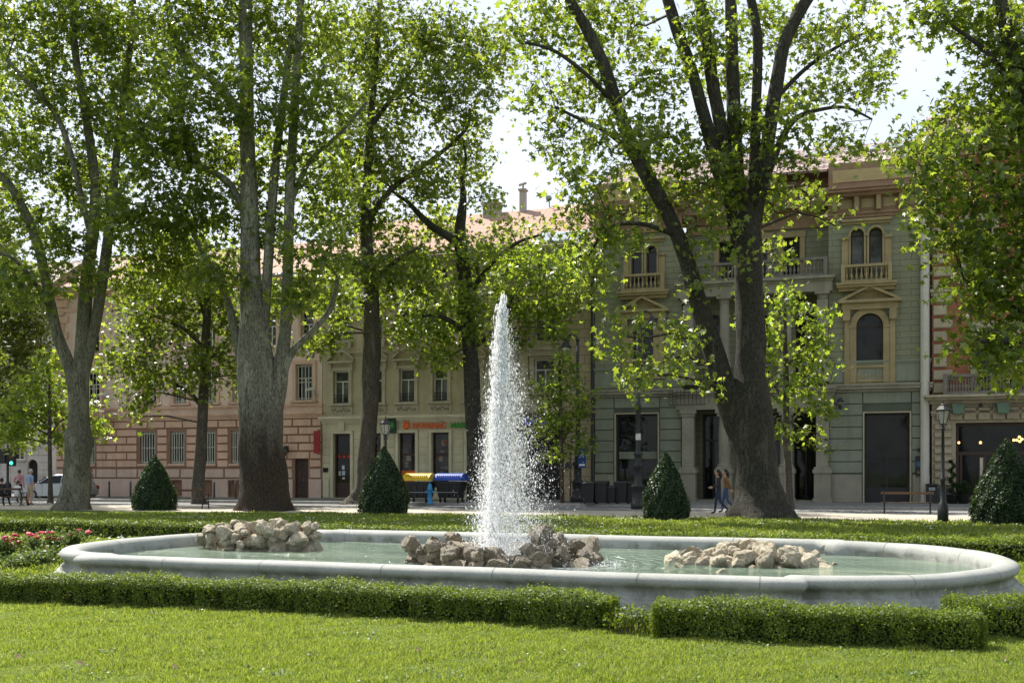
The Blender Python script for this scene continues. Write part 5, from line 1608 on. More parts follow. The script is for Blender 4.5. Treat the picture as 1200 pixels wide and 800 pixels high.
    C = np.concatenate(LC)
    C = C[C[:, 2] > .3]
    n = len(C)
    N = rng.normal(0, .6, (n, 3))+np.array([0, -.18, .5])
    V, F = leaves(C, N, size*rng.uniform(.6, 1.3, n), rng=rng)
    link_mesh('crown', np_mesh('crown', V, F), leafm, t)
    return t, n
NT = 0
def T(*a, **k):
    global NT
    t, n = tree(*a, **k); NT += n
    return t
GR = 'old plane trees around the fountain'
T('plane_tree', 'old plane tree with a burred trunk forking in three at the left, beside the roses', G(85, 597),
  [(85, 600, 26), (87, 588, 20), (89, 570, 17), (91, 540, 15.5), (92, 525, 17), (92, 512, 16.5), (92, 495, 13.5), (92, 465, 12.5), (91, 437, 13.5)],
  [[(90, 455, 9), (80, 425, 8.5), (68, 395, 8), (58, 350, 7), (45, 290, 6.5), (25, 240, 6), (0, 205, 5.5), (-50, 165, 5)],
   [(91, 455, 10), (96, 410, 10), (100, 350, 9.5), (105, 300, 8.5), (112, 230, 7), (103, 150, 6), (88, 60, 5), (82, -50, 4)],
   [(94, 455, 8), (106, 405, 8), (116, 355, 7.5), (124, 300, 7), (132, 230, 6), (140, 150, 5, 1), (152, 60, 4, 2), (160, -40, 3, 2)],
   [(107, 280, 4), (80, 170, 4, -1), (62, 130, 3.5, -1), (36, 100, 3, -2), (8, 70, 2.5, -2)],
   [(62, 370, 3.5), (40, 330, 3, -1), (10, 300, 2.5, -2), (-30, 290, 2, -2)]],
  [(20, 40, 60, 50), (95, 30, 60, 55), (160, 60, 60, 60), (55, 110, 55, 45), (125, 130, 55, 50), (10, 160, 40, 28), (170, 170, 50, 50), (60, 195, 45, 35), (25, 265, 45, 38), (110, 215, 50, 45),
   (150, 250, 50, 45), (70, 285, 32, 30), (20, 330, 45, 38), (150, 325, 40, 30), (185, 285, 45, 40), (100, 320, 28, 22), (-40, 240, 50, 60), (-40, 100, 60, 70),
   (40, -60, 90, 60, 1, .35), (140, -60, 90, 60, 2, .35), (90, -160, 110, 70, 1, .35)], m_bark0, m_leaf, .25, 1.6, 4, .075, seed=11, group=GR)
T('plane_tree', 'tall pale plane tree with straight stems and dark rugged foot behind the left rock heap', G(310, 598),
  [(311, 602, 40), (310, 592, 33), (309, 570, 29.5), (307, 530, 28.5), (305, 480, 28), (301, 435, 24), (297, 385, 18), (294, 330, 13.5), (293, 280, 11.5), (291, 200, 10), (289, 120, 9), (288, 40, 8), (287, -70, 7)],
  [[(318, 490, 15), (327, 445, 12), (334, 385, 8.5), (337, 320, 7.5), (340, 220, 7), (346, 110, 6), (352, 10, 5), (356, -70, 4)],
   [(305, 420, 10), (311, 360, 7.5), (316, 280, 7), (323, 190, 6), (334, 100, 5), (342, 30, 4)],
   [(292, 160, 7), (277, 127, 6.5), (252, 97, 6), (222, 72, 5.5), (203, 40, 4.5), (193, -30, 3)],
   [(291, 262, 5.5), (271, 218, 4.8), (247, 200, 4), (224, 186, 3.5), (214, 140, 2.5)],
   [(284, 430, 7), (270, 365, 5.5), (258, 330, 4.5), (240, 302, 3.8), (226, 270, 3)],
   [(326, 450, 6.5), (343, 412, 5.2), (368, 386, 4.6), (388, 360, 4), (396, 325, 3)],
   [(340, 240, 4), (362, 190, 3.5), (395, 160, 3), (430, 120, 2)]],
  [(215, 30, 60, 55), (285, 20, 60, 50), (355, 40, 60, 55), (230, 110, 50, 45), (300, 110, 50, 45), (370, 130, 55, 50), (205, 180, 45, 45), (265, 190, 50, 45), (325, 200, 45, 40),
   (385, 220, 50, 45), (240, 255, 50, 40), (310, 265, 40, 35), (365, 295, 45, 35), (205, 250, 40, 40), (260, 320, 40, 30), (385, 335, 35, 28), (345, 345, 30, 26), (215, 310, 40, 30),
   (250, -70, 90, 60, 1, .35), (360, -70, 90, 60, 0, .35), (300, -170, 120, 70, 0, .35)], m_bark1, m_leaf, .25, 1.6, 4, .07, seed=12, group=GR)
T('plane_tree', 'dark leaning plane tree with a forked trunk and sparse crown, right of the jet', G(888, 607),
  [(891, 611, 47), (891, 602, 42), (890.5, 590, 34), (889, 570, 28.5), (886, 540, 26), (881, 512, 28), (879, 478, 27), (879, 440, 20), (880, 400, 18), (878, 350, 17.5), (876, 300, 18), (873, 262, 19), (870, 236, 9)],
  [[(873, 520, 17), (863, 494, 19), (849, 455, 17), (835, 408, 15.5), (817, 350, 12.5), (803, 300, 11), (783, 250, 10.6), (760, 210, 10.2), (740, 170, 9.6), (722, 120, 9), (705, 70, 8.3), (685, 30, 7.6), (665, -5, 7), (640, -60, 5)],
   [(866, 285, 12), (855, 235, 11), (841, 195, 10), (826, 140, 9), (810, 80, 8), (795, 40, 8.5), (780, -10, 7.5), (768, -60, 6)],
   [(868, 275, 11), (854, 200, 10), (843, 140, 9.5), (834, 90, 9), (827, 40, 8.5), (816, -20, 8)],
   [(872, 285, 12), (863, 200, 10.5), (859, 110, 9.5), (857, 30, 8.5), (855, -50, 8)],
   [(877, 290, 11.5), (886, 245, 11), (895, 200, 10), (902, 150, 9.5), (910, 100, 9.5), (918, 55, 9), (935, 18, 8.5), (962, -25, 7)],
   [(880, 250, 8), (884, 190, 7.5), (886, 130, 7), (888, 70, 7), (886, 30, 6.5), (876, -20, 6)],
   [(900, 205, 5), (915, 165, 5), (932, 140, 4), (955, 130, 2.8), (990, 126, 2), (1022, 140, 1.4)],
   [(752, 200, 4.5), (730, 170, 4), (706, 152, 3.6), (680, 140, 2.5), (650, 125, 1.8)],
   [(722, 125, 4), (690, 90, 3, -1), (650, 60, 2.5, -1), (615, 50, 2, -1)],
   [(790, 275, 4), (750, 262, 3, -1), (712, 268, 2.2, -1), (690, 300, 1.4, -1)],
   [(905, 120, 4), (945, 80, 3, 1), (990, 50, 2.4, 1), (1035, 30, 1.6, 1)]],
  [(625, 40, 45, 45), (680, 30, 45, 40), (735, 40, 45, 40), (770, 90, 40, 40), (640, 105, 42, 38), (700, 100, 45, 38), (650, 165, 36, 30), (725, 160, 45, 38), (690, 205, 45, 34),
   (790, 160, 38, 38), (755, 225, 42, 34), (680, 250, 38, 26), (810, 215, 32, 34), (830, 40, 45, 40), (895, 30, 40, 35), (950, 50, 45, 40), (1005, 40, 45, 38), (940, 110, 36, 28),
   (1000, 105, 40, 24), (1035, 80, 26, 34), (975, 165, 34, 22), (930, 190, 30, 24), (1010, 180, 26, 16), (905, 240, 26, 28), (950, 235, 26, 18), (720, 285, 38, 28, -1.5), (655, 290, 30, 22, -1), (830, 265, 30, 26),
   (700, 330, 24, 40, -1.5, .7), (735, 395, 30, 26, -2, .9), (775, 425, 38, 26, -2), (745, 445, 30, 18, -2), (800, 395, 28, 24, -2, .8), (820, 445, 24, 18, -2, .7), (815, 335, 20, 20, -1, .7), (865, 310, 26, 20, -2, .6), (980, 265, 22, 12, 0, .6), (905, 295, 22, 22, 1, .7),
   (870, 150, 40, 40), (850, 90, 40, 36), (770, 180, 36, 36), (840, 200, 36, 30), (915, 150, 34, 26), (860, 230, 30, 24, -1), (690, -60, 90, 50, 0, .35), (830, -60, 100, 50, 0, .35), (970, -60, 90, 50, 0, .35), (850, -150, 150, 70, 0, .35)], m_bark7, m_leaf, .225, 1.1, 3.5, .06, cluster=10, spread=.3, seed=17, group=GR)
T('plane_tree', 'dense leafy plane tree hanging in from the right edge in front of the brick building', G(1262, 620),
  [(1262, 622, 40), (1261, 606, 32), (1258, 560, 27), (1252, 480, 25), (1243, 400, 22), (1228, 300, 18), (1212, 200, 14), (1195, 100, 10), (1178, 30, 8), (1168, -40, 6)],
  [[(1245, 420, 9), (1212, 385, 7), (1170, 350, 5), (1130, 330, 3)], [(1222, 270, 8), (1180, 220, 6), (1130, 190, 4), (1080, 195, 2)], [(1198, 120, 6), (1160, 65, 4), (1115, 30, 2.5)], [(1240, 390, 6), (1200, 400, 4, -1), (1150, 400, 2.5, -2)]],
  [(1105, 12, 42, 30), (1160, 30, 45, 45), (1200, 60, 50, 60), (1165, 110, 42, 36), (1205, 150, 50, 50), (1095, 150, 40, 28), (1140, 170, 45, 36), (1075, 190, 30, 26), (1110, 225, 40, 34), (1165, 225, 48, 40), (1205, 260, 50, 50),
   (1120, 280, 38, 28), (1085, 255, 24, 20), (1165, 315, 45, 38), (1200, 350, 45, 45), (1125, 330, 26, 20), (1150, 365, 30, 22), (1185, 410, 38, 26), (1140, 405, 26, 16), (1118, 412, 16, 10), (1165, 430, 24, 12), (1210, 430, 40, 24),
   (1270, 100, 70, 120), (1270, 300, 60, 110), (1150, -60, 80, 50, 0, .35), (1230, -80, 100, 60, 0, .35)], m_bark7, m_leaf, .21, 1.8, 3, .05, seed=19, group=GR)
GR2 = 'street trees along the far kerb'
T('young_tree', 'slim dark stemmed tree in front of the pink building, between the two big left trunks', G(234, 590),
  [(233, 593, 11), (232, 580, 8.5), (233, 555, 7.5), (236, 520, 7), (238, 470, 6.3), (240, 430, 6), (242, 380, 5), (245, 335, 3)],
  [[(238, 478, 3.6), (222, 460, 3), (205, 450, 2.4), (188, 442, 1.6)], [(240, 430, 3), (262, 402, 2.5), (290, 380, 1.8)], [(241, 410, 3), (215, 385, 2.4), (180, 370, 1.7)], [(242, 380, 2.5), (230, 340, 1.8), (215, 310, 1.2)]],
  [(165, 385, 42, 40), (205, 365, 45, 35), (250, 360, 42, 35), (290, 380, 42, 35), (150, 430, 36, 32), (185, 440, 36, 26), (220, 425, 38, 26), (265, 425, 36, 28), (292, 440, 24, 26), (155, 470, 24, 18), (180, 335, 40, 28), (260, 320, 40, 28), (163, 488, 13, 9), (235, 455, 24, 16), (330, 345, 26, 24), (215, 300, 40, 26)],
  m_bark4, m_leaf, .25, 1.25, 2.2, .05, seed=13, group=GR2)
T('street_tree', 'shaggy barked street tree with a thick straight trunk before the cream building', G(424, 590),
  [(420, 594, 26), (423, 584, 17), (426, 570, 12.5), (428, 545, 11), (431, 510, 11.5), (434, 470, 12.5), (435, 430, 12.5), (436, 390, 12.5), (435, 345, 11), (431, 300, 8.8), (429, 240, 6.8), (433, 160, 5.2), (440, 80, 4), (445, 0, 3), (448, -60, 2)],
  [[(430, 262, 5.5), (447, 235, 4.6), (466, 216, 4), (500, 192, 3.8), (530, 168, 3.2), (548, 148, 2.6), (551, 128, 2)], [(429, 250, 5), (412, 205, 4, 1), (395, 150, 3, 1)], [(434, 150, 4), (470, 100, 3), (500, 60, 2)], [(434, 330, 4.5), (465, 305, 3.4, -1), (490, 290, 2.4, -1)],
   [(432, 320, 4), (405, 300, 3, -1), (380, 300, 2, -1)]],
  [(415, 50, 50, 48), (470, 40, 50, 45), (520, 50, 45, 42), (430, 120, 48, 42), (490, 115, 50, 42), (545, 105, 42, 42), (410, 185, 42, 38), (460, 185, 42, 36), (510, 215, 42, 34), (550, 170, 34, 34), (405, 250, 40, 34), (450, 265, 40, 34), (420, 320, 36, 26), (375, 355, 26, 20), (405, 360, 30, 20), (385, 395, 22, 14),
   (470, 320, 40, 30), (440, 350, 26, 20), (575, 60, 32, 40), (372, 410, 20, 12), (420, -60, 90, 60, 0, .35), (510, -70, 90, 60, 0, .35)], m_bark4, m_leaf, .255, 1.6, 3, .08, slim=.82, seed=14, group=GR2)
T('street_tree', 'dark street tree with a crooked top directly behind the water jet', G(557, 590),
  [(558, 593, 15), (557, 582, 11), (556, 545, 9.5), (555, 500, 10), (553, 450, 10), (550, 400, 9.5), (546, 340, 9), (541, 300, 8), (539, 272, 7.5), (541, 250, 6), (543, 228, 4), (541, 208, 2.6), (546, 188, 1.5), (543, 165, .8)],
  [[(539, 290, 6.5), (527, 278, 6), (510, 268, 5.6), (492, 252, 4.2), (477, 236, 2.8), (462, 226, 1.8), (448, 205, 1)], [(546, 350, 4.5), (575, 310, 3.4), (605, 285, 2.4), (635, 275, 1.6)], [(549, 390, 4), (520, 372, 3, -1), (495, 370, 2, -1)], [(552, 410, 3.5), (580, 385, 2.6), (600, 350, 1.8)]],
  [(545, 195, 24, 24, 0, .6), (462, 215, 24, 22, 0, .7), (520, 265, 34, 26), (570, 235, 22, 18), (495, 300, 34, 28), (560, 295, 34, 26), (605, 300, 36, 26), (640, 320, 36, 28), (590, 340, 34, 26), (660, 350, 32, 28), (625, 365, 34, 22), (500, 350, 38, 28), (540, 345, 32, 26), (495, 390, 36, 24), (530, 395, 30, 24), (515, 425, 28, 14), (560, 380, 26, 22), (595, 270, 20, 15), (470, 385, 26, 18), (620, 270, 16, 10, 0, .7),
   (605, 395, 22, 16), (675, 310, 26, 30), (650, 390, 24, 14)],
  m_bark7, m_leafy, .25, 1.3, 2.4, .06, seed=15, group=GR2)
T('young_tree', 'small staked sapling with light foliage beside the archway', G(659, 592),
  [(659, 594, 3.4), (658.5, 570, 2.8), (658, 530, 2.6), (657, 480, 2.3), (656, 440, 1.8), (656, 405, 1)],
  [[(658, 520, 1.5), (670, 500, 1.2), (685, 490, .8)], [(657, 490, 1.4), (645, 470, 1.1), (632, 462, .7)]],
  [(655, 435, 22, 22), (668, 455, 26, 24), (642, 465, 24, 18), (675, 490, 25, 20), (650, 495, 28, 20), (632, 505, 18, 16), (680, 522, 20, 14), (655, 530, 22, 14), (685, 470, 14, 14), (658, 413, 12, 12)],
  m_bark4, m_leafy, .2, .95, 1.0, .03, spread=.24, seed=16, group=GR2)
T('young_tree', 'slim young tree with bright leaves right of the leaning plane tree', G(924, 596),
  [(926, 599, 7), (925, 584, 5), (923, 540, 4.6), (921, 495, 4.2), (921, 440, 3.6), (920, 390, 2.6), (920, 345, 1.4)],
  [[(922, 500, 2), (940, 482, 1.6), (962, 474, 1)], [(921, 470, 2), (905, 450, 1.6), (890, 440, 1)], [(921, 430, 1.8), (945, 405, 1.4), (965, 395, .9)]],
  [(918, 350, 26, 22), (945, 370, 26, 22), (900, 385, 28, 26), (955, 410, 28, 24), (925, 410, 30, 26), (895, 430, 26, 26), (945, 445, 32, 22), (975, 430, 16, 12), (915, 465, 32, 24), (955, 475, 26, 20), (890, 475, 22, 22), (900, 505, 26, 16), (945, 510, 24, 14), (966, 522, 11, 8), (880, 345, 18, 18)],
  m_bark4, m_leafy, .24, .8, 1.6, .06, spread=.28, seed=18, group=GR2)
T('young_tree', 'small bright leaved tree on a thin dark stem beside the parked silver car', G(59, 589),
  [(59, 591, 4), (59, 570, 2.8), (58.5, 540, 2.6), (58, 510, 2.4), (58, 480, 2), (58, 440, 1.2)],
  [[(58, 510, 1.5), (75, 490, 1.2), (98, 480, .8)], [(58, 500, 1.5), (38, 485, 1.2), (18, 480, .8)]],
  [(58, 445, 34, 20), (30, 465, 34, 20), (85, 470, 34, 20), (55, 485, 38, 20), (20, 490, 28, 18), (98, 495, 24, 18), (35, 510, 38, 16), (70, 515, 34, 14), (108, 507, 16, 12), (5, 515, 22, 14), (60, 425, 26, 14)],
  m_bark4, m_leafy, .25, 1.15, 1.6, .03, spread=.28, seed=20, group=GR2)
for k, (u, v, Y, lab, cl) in enumerate(((-40, 580, 72, 'dark bushy tree behind the traffic light at the left edge', [(10, 350, 50, 45), (-20, 400, 60, 50), (35, 420, 34, 30), (15, 460, 40, 30), (-10, 500, 40, 30), (40, 375, 26, 26)]),
    (-95, 583, 62, 'leafy tree standing beyond the left picture edge', [(-60, 200, 70, 70), (-90, 320, 70, 60), (-20, 300, 40, 40), (-50, 420, 50, 50), (-60, 80, 80, 70)]),
    (-260, 583, 62, 'broad tree far outside the left picture edge', [(-230, 200, 80, 80), (-280, 330, 80, 70), (-220, 400, 60, 50), (-250, 80, 80, 70)]))):
    b = G(u, 553+EYE*FOC/Y)
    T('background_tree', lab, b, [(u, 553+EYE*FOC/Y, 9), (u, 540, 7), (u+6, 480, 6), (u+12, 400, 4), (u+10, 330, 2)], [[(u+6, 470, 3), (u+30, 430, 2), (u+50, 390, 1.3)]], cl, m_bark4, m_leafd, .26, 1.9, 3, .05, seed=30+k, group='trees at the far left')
print('leaves', NT)

# ================================================================== street furniture
m_wood = mat('bench_wood', (.085, .05, .03), .7, .3, 6)
def lantern(label, base, Ht, rot=.3):
    t = thing('park_lantern', label, 'lamp post', base, rot, 'park lanterns with glazed heads')
    pw = .8
    mb = MB(); mb.lathe([(.17, -.05), (.17, .5), (.14, .55), (.14, .6), (.085, .66), (.075, 1.3), (.095, 1.33), (.095, 1.4), (.06, 1.44), (.045, Ht-.82), (.075, Ht-.80), (.075, Ht-.74), (.045, Ht-.72), (.045, Ht-.66)], n=14)
    mb.build('post', m_iron, t, True)
    z0, z1 = Ht-.62, Ht-.2; r0, r1 = .11, .215
    mb = MB()
    for k in range(6):
        a = k*math.pi/3; a2 = a+math.pi/3
        mb.tube([(r0*math.cos(a), r0*math.sin(a), z0), (r1*math.cos(a), r1*math.sin(a), z1)], .013, 5)
        for r, z in ((r0, z0), (r1, z1)): mb.tube([(r*math.cos(a), r*math.sin(a), z), (r*math.cos(a2), r*math.sin(a2), z)], .014, 5)
    mb.tube([(0, 0, Ht-.68), (0, 0, z0+.02)], .06, 8)
    for k in range(3): a = k*2.094; mb.tube([(.04*math.cos(a), .04*math.sin(a), Ht-.76), (.13*math.cos(a), .13*math.sin(a), z0-.05), (r0*math.cos(a), r0*math.sin(a), z0)], .012, 5)
    fr = mb.build('lantern_frame', m_iron, t)
    mb = MB()
    for k in range(6):
        a = k*math.pi/3; a2 = a+math.pi/3; q = .985
        mb.add([(r0*q*math.cos(a), r0*q*math.sin(a), z0+.01), (r0*q*math.cos(a2), r0*q*math.sin(a2), z0+.01), (r1*q*math.cos(a2), r1*q*math.sin(a2), z1-.01), (r1*q*math.cos(a), r1*q*math.sin(a), z1-.01)], [(0, 1, 2, 3)])
    mb.build('lantern_glass', lant_glass(), fr)
    mb = MB(); mb.lathe([(.24, z1+.005), (.245, z1+.03), (.11, z1+.15), (.10, z1+.16), (.10, z1+.19), (.05, z1+.22), (.015, z1+.24), (.03, z1+.27), (.008, z1+.33)], n=6)
    mb.build('lantern_roof', m_iron, t)
    return t
def lant_glass():
    if 'lantern_glass' in MATS: return MATS['lantern_glass']
    m, nt, bs = nodes_of('lantern_glass')
    bs.inputs['Base Color'].default_value = (.55, .56, .5, 1); bs.inputs['Roughness'].default_value = .25
    tr = mk(nt, 'ShaderNodeBsdfTransparent'); mx = mk(nt, 'ShaderNodeMixShader'); mx.inputs[0].default_value = .45
    nt.links.new(bs.outputs[0], mx.inputs[1]); nt.links.new(tr.outputs[0], mx.inputs[2]); nt.links.new(mx.outputs[0], nt.nodes['Material Output'].inputs['Surface'])
    MATS['lantern_glass'] = m
    return m
lantern('black lantern post with six glass panes beside the rightmost clipped cone', G(1105, 612), 3.75)
q = P(452, 553, 44.3); lantern('black lantern whose glazed head rises behind a clipped cone', Vector((q.x, q.y, 0)), 3.75)
def tall_lamp(label, base, Ht, side=-1):
    t = thing('tall_street_lamp', label, 'street lamp', base, -A_F, 'tall cast iron street lamps')
    mb = MB(); mb.lathe([(.33, -.05), (.33, .25), (.28, .3), (.26, .9), (.31, .95), (.31, 1.02), (.2, 1.1), (.19, 1.75), (.26, 1.82), (.26, 1.95), (.17, 2.02), (.15, 2.3), (.2, 2.34), (.2, 2.42), (.115, 2.5), (.10, 4.4), (.13, 4.43), (.13, 4.52), (.085, 4.56), (.07, Ht)], n=14)
    mb.build('post', m_iron, t, True)
    mb = MB(); pts = [(0, 0, Ht-.05)]
    for k in range(9): a = math.pi*k/8; pts.append((side*(.3-.3*math.cos(a)), 0, Ht+.3*math.sin(a)))
    mb.tube(pts, .035, 8); mb.sphere((0, 0, Ht+.02), .1, 8, 6); mb.build('arm', m_iron, t, True)
    x = side*.6; mb = MB(); mb.lathe([(.05, .1), (.1, .06), (.12, -.08), (.26, -.3), (.27, -.36)], x, 0, 14, Ht); mb.build('lamp_shade', m_iron, t, True)
    MB().sphere((x, 0, Ht-.36), .19, 10, 7, (1, 1, .9)).build('lamp_globe', mat('milky_glass', (.6, .6, .57), .3, .05, 2), t, True)
    return t
tall_lamp('tall iron street lamp with hooked arm standing beside the tan wall', G(677, 588, .12), 8.0, -1)
tl = tall_lamp('tall iron street lamp standing before the large window of the green palace', G(748, 596), 8.3, 1)
MB().lathe([(.115, 3.0), (.115, 3.28)], n=12).build('sticker', mat('sticker_white', (.55, .55, .52), .6, .2, 8), tl)
q = G(682, 588, .12)
sg = thing('parking_sign', 'tall narrow blue and white sign mounted on the lamp post by the tan wall', 'sign', P(682, 536, 53.2), 0)
MB().box(-.19, .19, -.03, 0, -.5, .5).build('sign_board', mat('blue_sign', (.012, .055, .24), .45, .1, 2), sg)
mb = MB(); mb.box(-.11, -.04, -.036, -.03, .02, .28); mb.box(-.02, .03, -.036, -.03, .12, .36); mb.prism([(.03, .0), (.09, .05), (.13, .22), (.06, .2)], -.036, -.03); mb.box(-.14, .14, -.034, -.03, -.4, -.3)
mb.build('white_symbol', mat('sign_white', (.7, .72, .75), .5, .05, 2), sg)
mb = MB(); mb.tube([(-.1, .0, .3), (-.15, .3, .3)], .02, 6); mb.tube([(-.1, .0, -.3), (-.15, .3, -.3)], .02, 6); mb.build('bracket', m_iron, sg)
sb = MB().box(-.17, .17, -.04, .01, -.13, .13).build('street_plate', mat('navy_plate', (.02, .03, .085), .5, .1, 2)); sb.location = FP(FS(666.5), FZ(666.5, 546), .06); sb.rotation_euler = (0, 0, -A_F)
tag(sb, 'small navy plate on the tan wall left of the lamp post', 'plate')
# benches
def bench(label, loc, rz, L=1.9):
    t = thing('park_bench', label, 'bench', loc, rz, 'slatted park benches')
    for x in (-L/2+.12, L/2-.12):
        mb = MB(); mb.tube([(x, -.28, 0), (x, -.26, .25), (x, -.2, .42), (x, .16, .40), (x, .24, .6), (x, .33, .86)], .028, 7)
        mb.tube([(x, .30, 0), (x, .2, .22), (x, .14, .40)], .028, 7); mb.tube([(x, -.24, .42), (x, -.25, .62), (x, .2, .64)], .022, 7)
        mb.build('leg_frame', m_iron, t, True)
    mb = MB()
    for k in range(4): mb.box(-L/2, L/2, -.24+k*.105, -.155+k*.105, .425, .455)
    mb.build('seat', m_wood, t)
    mb = MB()
    for k in (2,):
        y, z = .19+k*.055, .50+k*.13
        mb.add([(sx*L/2, y+dy+dz*.42, z+dz) for sx in (-1, 1) for dz in (0, .095) for dy in (0, -.03)], [(0, 1, 3, 2), (4, 6, 7, 5), (0, 4, 5, 1), (2, 3, 7, 6), (0, 2, 6, 4), (1, 5, 7, 3)])
    mb.build('backrest', m_wood, t)
    return t
bench('empty wooden bench on the path before the large right window of the green palace', G(1063, 602), R(160))
bench('empty wooden bench by the slim tree, right of the small left cone', G(221, 595.5), R(165))
bn = bench('wooden bench with seated people at the left picture edge', G(6, 592.5), R(170), 2.2)
# bollards
bo = None
for i, (u, lab) in enumerate(((103, 'grey bollard beside the walking man on the pavement'), (128, 'grey bollard next right of the walking man'), (153, 'grey bollard just left of the small clipped cone'), (251, 'grey bollard right of the slim tree before a cellar window'), (276, 'grey bollard nearest the big pale plane trunk'))):
    p = G(u, 583.3 if u > 200 else 582, .12)
    if bo is None:
        bo = thing('bollard', lab, 'bollard', p, 0, 'grey bollards along the pavement edge')
        MB().lathe([(.06, 0), (.06, .78), (.065, .8), (.065, .86), (.055, .9)], n=10).build('post', mat('bollard_grey', (.13, .13, .13), .6, .2, 4), bo, True)
        MB().lathe([(.055, .9), (.06, .92), (.045, .97), (.01, 1.0)], n=10).build('cap', m_zinc, bo, True)
    else:
        c = copy_tree(bo); c.location = p; c['label'] = lab
# bins
m_bin = mat('bin_plastic', (.018, .019, .020), .55, .25, 3)
def wheelie(label, u, hgt=1.06, wd=.58):
    p = G(u, 590.2, .12)
    t = thing('wheelie_bin', label, 'bin', p, -A_F+random.uniform(-.06, .06), 'black wheelie bins beside the lamp post')
    w0, w1 = wd*.40, wd*.5
    mb = MB()
    mb.add([(-w0, -.26, .06), (w0, -.26, .06), (w0, .26, .06), (-w0, .26, .06), (-w1, -.34, hgt-.1), (w1, -.34, hgt-.1), (w1, .34, hgt-.1), (-w1, .34, hgt-.1)], [(0, 3, 2, 1), (4, 5, 6, 7), (0, 1, 5, 4), (1, 2, 6, 5), (2, 3, 7, 6), (3, 0, 4, 7)])
    mb.box(-w1-.015, w1+.015, -.36, .36, hgt-.13, hgt-.097); mb.build('body', m_bin, t)
    mb = MB(); mb.add([(-w1-.02, -.38, hgt-.09), (w1+.02, -.38, hgt-.09), (w1+.02, .36, hgt-.09), (-w1-.02, .36, hgt-.09), (-w1+.04, -.3, hgt-.03), (w1-.04, -.3, hgt-.03), (w1-.04, .34, hgt), (-w1+.04, .34, hgt)], [(0, 3, 2, 1), (4, 5, 6, 7), (0, 1, 5, 4), (1, 2, 6, 5), (2, 3, 7, 6), (3, 0, 4, 7)])
    mb.build('lid', m_bin, t)
    mb = MB(); mb.tube([(-w1+.05, .37, hgt-.1), (-w1+.05, .46, hgt-.06), (w1-.05, .46, hgt-.06), (w1-.05, .37, hgt-.1)], .018, 6); mb.build('handle', m_bin, t)
    for s in (-1, 1): MB().tube([(s*w0, .22, .1), (s*(w0+.06), .22, .1)], .1, 12).build('wheel', m_black, t)
wheelie('black wheelie bin right beside the base of the street lamp', 690.5)
wheelie('tall black wheelie bin second from the street lamp, next to the downpipe', 705.5, 1.08)
wheelie('small low black bin between the taller wheelie bins', 716.8, .86, .44)
wheelie('black wheelie bin right of the small low bin', 729, 1.08)
wheelie('black wheelie bin partly behind the second street lamp post, last of the row', 741.5, 1.06)
def container(label, u, lidm, front):
    p = G(u, 588.4, .12); p.z = .12
    t = thing('waste_container', label, 'container', p, -A_F, 'large wheeled waste containers')
    w0, w1, z0, z1 = .52, .66, .22, 1.02
    mb = MB(); mb.add([(-w0, -.38, z0), (w0, -.38, z0), (w0, .38, z0), (-w0, .38, z0), (-w1, -.5, z1), (w1, -.5, z1), (w1, .5, z1), (-w1, .5, z1)], [(0, 3, 2, 1), (4, 5, 6, 7), (0, 1, 5, 4), (1, 2, 6, 5), (2, 3, 7, 6), (3, 0, 4, 7)])
    mb.box(-w1-.04, w1+.04, -.54, .54, z1-.1, z1+.003)
    for x in (-.35, 0, .35): mb.box(x-.03, x+.03, -.485, -.36, z0+.05, z1-.12)
    mb.build('body', m_bin, t)
    mb = MB(); N = 9; n = []
    for k in range(N+1): a = math.pi*(.02+.96*k/N); n.append((-.55*math.cos(a), z1+.01+.40*math.sin(a)**.8))
    vs = []
    for sx in (-1, 1): vs += [(sx*(w1+.05), y, z) for y, z in n]
    mb.add(vs, [tuple(range(N, -1, -1)), tuple(range(N+1, 2*N+2))]+[(k, k+1, N+2+k, N+1+k) for k in range(N)]+[(0, N+1, 2*N+1, N)])
    for k in range(1, 12): x = -w1+2*w1*k/12; mb.box(x-.02, x+.02, -.5, -.42, z1+.17, z1+.30)
    mb.build('lid', lidm, t)
    for sx in (-.46, .46):
        for sy in (-.3, .3):
            mb = MB(); mb.tube([(sx-.03, sy, .1), (sx+.03, sy, .1)], .1, 12); mb.box(sx-.045, sx+.045, sy-.03, sy+.03, .1, z0+.01); mb.build('wheel', m_black, t)
    mb = MB(); mb.tube([(-w1-.04, -.2, z1-.15), (-w1-.1, -.2, z1-.15), (-w1-.1, .2, z1-.15), (-w1-.04, .2, z1-.15)], .02, 6); mb.tube([(-w0, -.5, .5), (w0, -.5, .5)], .02, 6); mb.build('handle', m_zinc, t)
container('dark waste container with a yellow lid on the pavement', 492, mat('yellow_lid', (.62, .42, .015), .45, .1, 3), 0)
container('dark waste container with a blue lid on the pavement', 529, mat('blue_lid', (.02, .07, .42), .45, .1, 3), 0)
hy = thing('fire_hydrant', 'blue fire hydrant between the yellow and blue lidded containers', 'hydrant', G(503.8, 590.2, .12))
mh = mat('hydrant_blue', (.03, .20, .42), .5, .15, 4)
MB().lathe([(.16, 0), (.16, .06), (.10, .09), (.10, .62), (.13, .64), (.13, .7), (.11, .74), (.10, .84), (.06, .93), (.02, .95)], n=14).build('barrel', mh, hy, True)
for s in (-1, 1): MB().tube([(s*.08, 0, .56), (s*.2, 0, .56)], .055, 10).build('outlet', mh, hy)
MB().lathe([(.03, .95), (.035, 1.0)], n=6).build('cap_nut', mh, hy)
lb = thing('litter_bin', 'dark square litter bin at the corner of the green palace behind the lantern', 'litter bin', FP(FS(1091), .12, .75), -A_F)
MB().cbox(-.25, .25, -.22, .22, .05, .85, .03).build('body', m_bin, lb)
MB().box(-.28, .28, -.25, .25, .853, .93).build('lid', m_black, lb)
